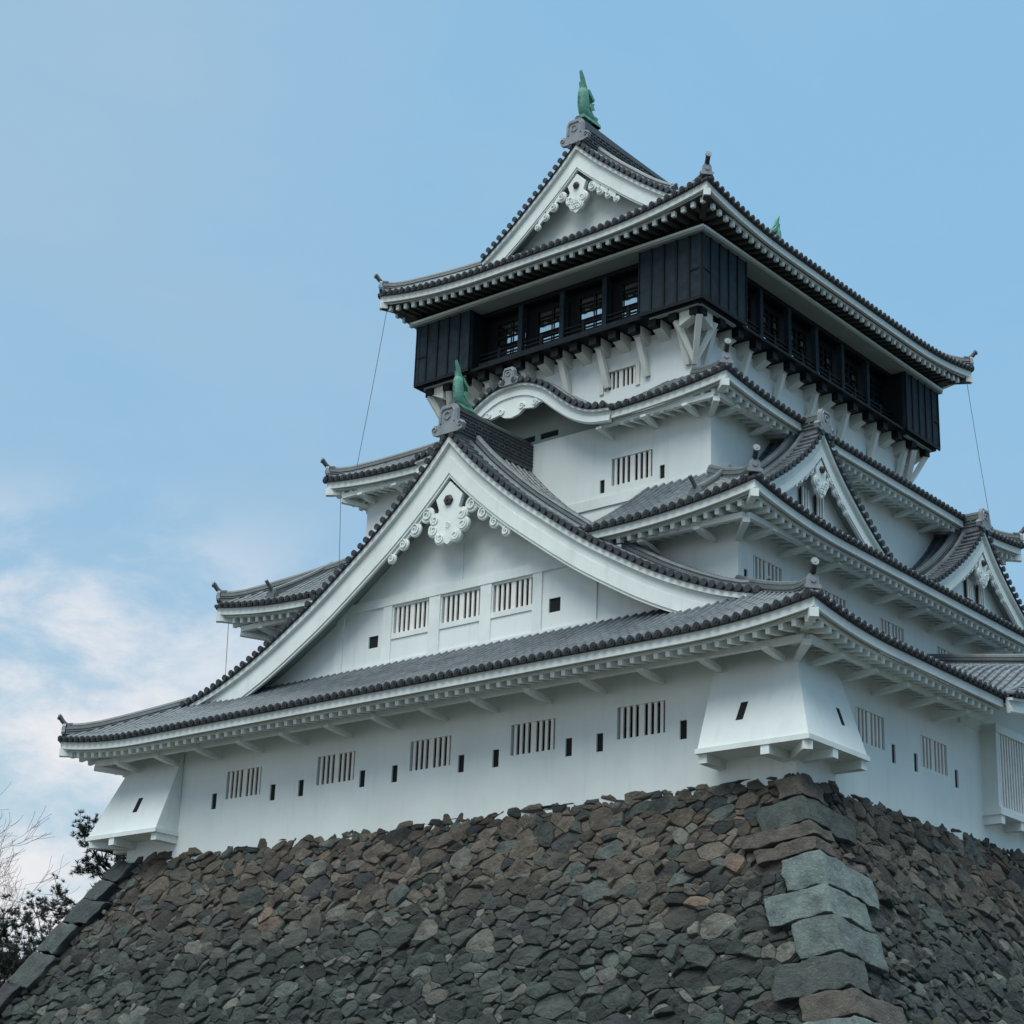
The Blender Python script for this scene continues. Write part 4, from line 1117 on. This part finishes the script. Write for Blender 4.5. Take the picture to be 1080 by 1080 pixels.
            def hh(a, b):
                return min([h0]+[p[2]+p[0]*(a-cx)+p[1]*(b-cy) for p in planes])
            rings_ = ((1.0, None), (1.0, 'edge'), (0.955, 'top'), (0.74, 'top'), (0.38, 'top')) if big else ((1.0, None), (0.98, 'edge'), (0.78, 'top'))
            k0 = len(mb.v); nq = len(Q); vs = []
            for f, kind in rings_:
                for (a, b) in Q:
                    wob = noise.noise(Vector((a*4.5, b*4.5, seed*3.1)))*0.035*(1 if kind else 0.6)
                    aa = cx+(a-cx)*sc_*(f+wob/max(size, .1)*0.6); bb = cy+(b-cy)*sc_*(f+wob/max(size, .1)*0.6)
                    if kind is None: d = -0.16
                    elif kind == 'edge': d = prot+max(-0.06, min(0, hh(aa, bb)-h0))*0.6-0.012
                    else: d = prot+max(-0.05, hh(aa, bb))*(0.8 if f > 0.8 else 1.0)+noise.noise(Vector((aa*7, bb*7, seed)))*0.035
                    vs.append((aa, bb, d))
            vs.append((cx, cy, prot+hh(cx, cy)+rn.uniform(-0.01, 0.01)))
            for a, b, d in vs:
                # (s, t, out) -> world
                z = -b/sl; out = 0.0+0.545*b/sl if b > 0 else 0.0
                nx = 1/sl; nz_ = 0.545/sl; o_ = out+d*nx-0.16; zz_ = z+d*nz_*1.0
                if side == 'front': mb.v.append((a-24.7, -o_, zz_))
                else: mb.v.append((o_, a, zz_))
            nr = len(rings_); fs = []
            for ri in range(nr-1):
                for j in range(nq):
                    j2 = (j+1) % nq; fs.append((k0+ri*nq+j, k0+ri*nq+j2, k0+(ri+1)*nq+j2, k0+(ri+1)*nq+j))
            for j in range(nq): fs.append((k0+(nr-1)*nq+j, k0+(nr-1)*nq+(j+1) % nq, k0+nr*nq))
            if side == 'front': pass
            else: fs = [f[::-1] for f in fs]
            mb.f.extend(fs)
            # tint: warmer browns in the upper courses, greener greys below
            zt_ = -cy/sl; warm = 1/(1+math.exp(-(zt_+2.7+1.2*noise.noise(Vector((cx*0.25, cy*0.3, 5))))*2.2))
            v = rn.uniform(0.45, 1.45)
            grn = (0.044, 0.057, 0.051); brn = (0.128, 0.107, 0.083)
            c = [grn[i]*(1-warm)+brn[i]*warm for i in range(3)]
            q = rn.random()
            if q < 0.025 and warm > 0.4: c = [0.16, 0.115, 0.085]
            elif q < 0.12: c = [0.125, 0.125, 0.105]
            elif q < 0.20: c = [0.038, 0.042, 0.042]
            elif q < 0.34 and not big: c = [0.21, 0.225, 0.19]
            elif q < 0.33: c = [0.080, 0.096, 0.086]
            cols.append((len(fs), tuple(min(0.4, x*v) for x in c)))
        return mb, cols
    for side, seed in (('front', 3), ('right', 8)):
        mb, cols = face(side, (-(-8.3))*sl, seed, side)
        o = mb.build('rough_stones', 'stone', root, recalc=False); o['kind'] = 'stuff'
        o['label'] = 'rough fitted stones of the '+('front' if side == 'front' else 'right')+' face'
        me = o.data; at = me.color_attributes.new('tint', 'FLOAT_COLOR', 'CORNER'); arr = np.ones((len(me.loops), 4), dtype=np.float32); k = 0
        ls = np.zeros(len(me.polygons), dtype=np.int32); me.polygons.foreach_get('loop_total', ls); pi = 0
        for nfc, c in cols:
            t = int(ls[pi:pi+nfc].sum()); arr[k:k+t, :3] = c; k += t; pi += nfc
        at.data.foreach_set('color', arr.ravel())
    # lower courses out of the picture: same slope, coarse blocks
    lo = MB(); rn = random.Random(5)
    z = -8.3
    while z > GZ-0.3:
        h = rn.uniform(0.5, 0.7); k = kz(z-h/2)-0.05
        for side in ('front', 'right'):
            s = -k; L_ = (24.7 if side == 'front' else 25.9)+k
            while s < L_:
                w = rn.uniform(0.6, 1.1); pr_ = rn.uniform(-0.03, 0.08)
                def T(a, o_, zz_): return (a-24.7, -(kz(zz_)+o_), zz_) if side == 'front' else (kz(zz_)+o_, a, zz_)
                lo.hexa([T(s+0.02, -0.3, z-h+0.02), T(s+w-0.02, -0.3, z-h+0.02), T(s+w-0.05, pr_, z-h+0.04), T(s+0.05, pr_, z-h+0.04), T(s+0.02, -0.3, z-0.02), T(s+w-0.02, -0.3, z-0.02), T(s+w-0.05, pr_, z-0.04), T(s+0.05, pr_, z-0.04)])
                s += w
        z -= h
    lw = lo.build('foundation_course', M['stone'], root)
    me = lw.data; at = me.color_attributes.new('tint', 'FLOAT_COLOR', 'CORNER'); at.data.foreach_set('color', [0.06, 0.07, 0.07, 1]*len(me.loops))
    # big squared stones up the corners
    def corner(sx, zs, seed):
        rn = random.Random(seed)
        for i in range(len(zs)-1):
            z1, z0, Lf, Lr, col = zs[i][0], zs[i+1][0], zs[i][1], zs[i][2], zs[i][3]
            h = z1-z0; n = 7
            mb = MB()
            hx, hy, hz_ = Lf/2, Lr/2, h/2-0.018; rr = min(0.03, hz_*0.25)
            grid_pts = {}
            def put(p):
                q = Vector((p[0]*hx, p[1]*hy, p[2]*hz_)); cl_ = Vector((max(-hx+rr, min(hx-rr, q.x)), max(-hy+rr, min(hy-rr, q.y)), max(-hz_+rr, min(hz_-rr, q.z))))
                d = q-cl_
                if d.length > 1e-6: q = cl_+d.normalized()*rr
                q += Vector((noise.noise(q*2.3+Vector((seed, i*7, 0))), noise.noise(q*2.3+Vector((0, i*7, seed))), noise.noise(q*2.3+Vector((i, seed, 3)))))*0.075
                q += Vector((noise.noise(q*7+Vector((i, 0, 0))), noise.noise(q*7+Vector((0, i, 0))), 0))*0.035
                # into world: outer corner is at (+x, -y)
                lx = hx-q.x; ly = hy+q.y          # distances inward from the corner
                z = z0+h/2+q.z
                zt = z-(0.16+0.12*noise.noise(Vector((i*3.7, seed, 1))))*(max(lx, 0)+max(ly, 0))
                k = 0.545*max(-zt, -0.1)+0.16
                return (sx*(k-lx)+(0 if sx > 0 else -24.7), -k+ly, zt)
            ts = [-1, -0.95, -0.8, -0.6, -0.4, -0.2, 0, 0.2, 0.4, 0.6, 0.8, 0.95, 1]
            for ax in range(3):
                for sg in (-1, 1):
                    rows_ = []
                    for a in ts:
                        r_ = []
                        for b in ts:
                            p = [0, 0, 0]; p[ax] = sg; p[(ax+1) % 3] = a; p[(ax+2) % 3] = b; r_.append(put(p))
                        rows_.append(r_)
                    mb.strip(rows_)
            bm = bmesh.new(); me = bpy.data.meshes.new('cornerstone'); me.from_pydata(mb.v, [], mb.f); bm.from_mesh(me); bmesh.ops.remove_doubles(bm, verts=bm.verts, dist=0.002); bmesh.ops.recalc_face_normals(bm, faces=bm.faces); bm.to_mesh(me); bm.free()
            me.materials.append(M['stone']); at = me.color_attributes.new('tint', 'FLOAT_COLOR', 'CORNER'); at.data.foreach_set('color', list(col+(1,))*len(me.loops))
            me.polygons.foreach_set('use_smooth', [True]*len(me.polygons)); me.set_sharp_from_angle(angle=R(28))
            o = bpy.data.objects.new('cornerstone', me); COL.objects.link(o); o.parent = root
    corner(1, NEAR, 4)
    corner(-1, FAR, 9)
stone_wall()

# ------------------------------------------------------------------ ground
g = MB(); n = 24; S = 900
g.strip([[(-S+2*S*i/n, -S+2*S*j/n, GZ) for i in range(n+1)] for j in range(n+1)])
go = g.build('ground', 'ground'); go['kind'] = 'structure'

# ------------------------------------------------------------------ trees
def grow(mb, p, d, L, r, depth, rn, spread, tips, droop=0.0, minr=0.006, segs=4, up=0.12):
    pts = [p]; rad = [r]; d = d.normalized()
    for i in range(segs):
        d = (d+Vector((rn.gauss(0, 1), rn.gauss(0, 1), rn.gauss(0, 1)))*0.13+Vector((0, 0, up-droop))*0.5).normalized()
        p = p+d*L/segs; pts.append(p); rad.append(max(minr, r*(1-0.42*(i+1)/segs)))
        if depth > 0 and i >= 1:
            for _ in range(rn.choice((1, 1, 2))):
                ax = Vector((rn.gauss(0, 1), rn.gauss(0, 1), rn.gauss(0, 0.5))).cross(d)
                if ax.length < 1e-3: continue
                q = Matrix.Rotation(rn.uniform(0.5, 1.0)*spread, 3, ax.normalized()) @ d
                grow(mb, p, q, L*rn.uniform(0.48, 0.72), max(minr, rad[-1]*rn.uniform(0.45, 0.65)), depth-1, rn, spread, tips, droop, minr, segs, up)
    mb.tube(pts, rad, n=5 if r > 0.05 else 3, caps=False)
    if depth <= 1: tips.append((p, d))
def bare_tree(x, y, h, seed, label, depth=4):
    rn = random.Random(seed); root = empty('bare_tree', label, 'tree', 'bare trees at the left edge'); root.location = (x, y, GZ)
    t = MB(); top = Vector((rn.uniform(-.6, .6), rn.uniform(-.6, .6), h*0.42)); t.tube([(0, 0, -0.2), (0.05, 0.02, h*0.18), top*0.8, top], [0.32, 0.25, 0.2, 0.17], n=10)
    t.build('trunk', 'bark', root, smooth=True)
    c = MB(); tips = []
    for k in range(6):
        a = k*2*math.pi/6+rn.uniform(-.4, .4); z = h*(0.28+0.14*k/5)
        grow(c, top*(z/(h*0.42)), Vector((math.cos(a), math.sin(a), rn.uniform(0.6, 1.3))), h*rn.uniform(0.22, 0.30), 0.11, depth, rn, 1.0, tips, up=0.16, minr=0.008)
    grow(c, top, Vector((0, 0, 1)), h*0.28, 0.15, depth, rn, 0.8, tips, up=0.2, minr=0.008)
    c.build('crown', 'twig', root)
def pine_tree(x, y, h, seed, label, lean=(0, 0)):
    rn = random.Random(seed); root = empty('pine_tree', label, 'tree', 'pines behind the left end of the stone base'); root.location = (x, y, GZ)
    t = MB(); trk = [Vector((lean[0]*f*f*h*0.2, lean[1]*f*f*h*0.2, h*f)) for f in (0, .2, .4, .6, .8, 1.0)]
    t.tube(trk, [0.34, 0.29, 0.23, 0.17, 0.11, 0.05], n=9); t.build('trunk', 'bark', root, smooth=True)
    br = MB(); nd = MB(); tips = []
    for k in range(40):
        f = 0.45+0.55*k/39; i = min(int(f*5), 4); p = trk[i].lerp(trk[i+1], f*5-i); a = rn.uniform(0, 2*math.pi)
        L = (1.15-f)*h*0.38+0.6
        grow(br, p, Vector((math.cos(a), math.sin(a), 0.15)), L, 0.07, 2, rn, 1.1, tips, up=0.05, minr=0.012, segs=4)
    br.build('branches', 'bark', root)
    for p, d in tips:
        for _ in range(4):
            c = p+Vector((rn.gauss(0, .12), rn.gauss(0, .12), rn.gauss(0, .08)))-d*rn.uniform(0, 0.35)
            for _ in range(30):
                v = (Vector((rn.gauss(0, 1), rn.gauss(0, 1), rn.gauss(0.5, 0.8)))+d*0.8).normalized()*rn.uniform(0.10, 0.19); s = v.cross(Vector((rn.gauss(0, 1), rn.gauss(0, 1), rn.gauss(0, 1)))).normalized()*0.011
                nd.add([c-s, c+s, c+v+s*0.4, c+v-s*0.4], [(0, 1, 2, 3)])
    nd.build('crown', 'needle', root, recalc=False)
pine_tree(-36.8, 9.5, 15.0, 21, 'dark pine behind the left end of the white wall, branches against the sky')
pine_tree(-39.4, 7.0, 11.2, 33, 'lower dark pine whose top just clears the sloping stone edge')
bare_tree(-57.5, 15.5, 21.5, 5, 'tall bare tree cut by the left edge of the picture', 4)
bare_tree(-47.0, 7.5, 13.0, 12, 'lower bare tree with thin twigs near the bottom left', 4)

# ------------------------------------------------------------------ cables between the eaves
def cable(a, b, label):
    m = MB(); a = Vector(a); b = Vector(b)
    m.tube([a.lerp(b, t/10)+Vector((0, 0, -0.12*math.sin(math.pi*t/10)*((a-b).xy.length > 0.5))) for t in range(11)], 0.011, n=5)
    o = m.build('cable', 'cable'); o['label'] = label; o['category'] = 'cable'; o['group'] = 'thin cables strung between the eaves'
cable((E4[0]+0.25, E4[2]+0.25, 19.55), (E3[0]+0.95, E3[2]+0.5, 13.2), 'thin cable hanging from the top left eave down to the upper roof')
cable((E3[0]+0.72, E3[2]+0.1, 12.45), (E3[0]+0.90, E3[2]+0.1, 9.5), 'thin cable below the left end of the upper roof')
cable((E2[0]+0.62, E2[2]+0.1, 7.75), (E2[0]+0.70, E2[2]+0.1, 5.8), 'thin cable below the left end of the middle roof')
cable((E4[1]-0.15, E4[3]-0.3, 19.5), (E3[1]-0.3, E3[3]-1.8, 13.1), 'thin cable hanging from the top right eave to the upper roof')
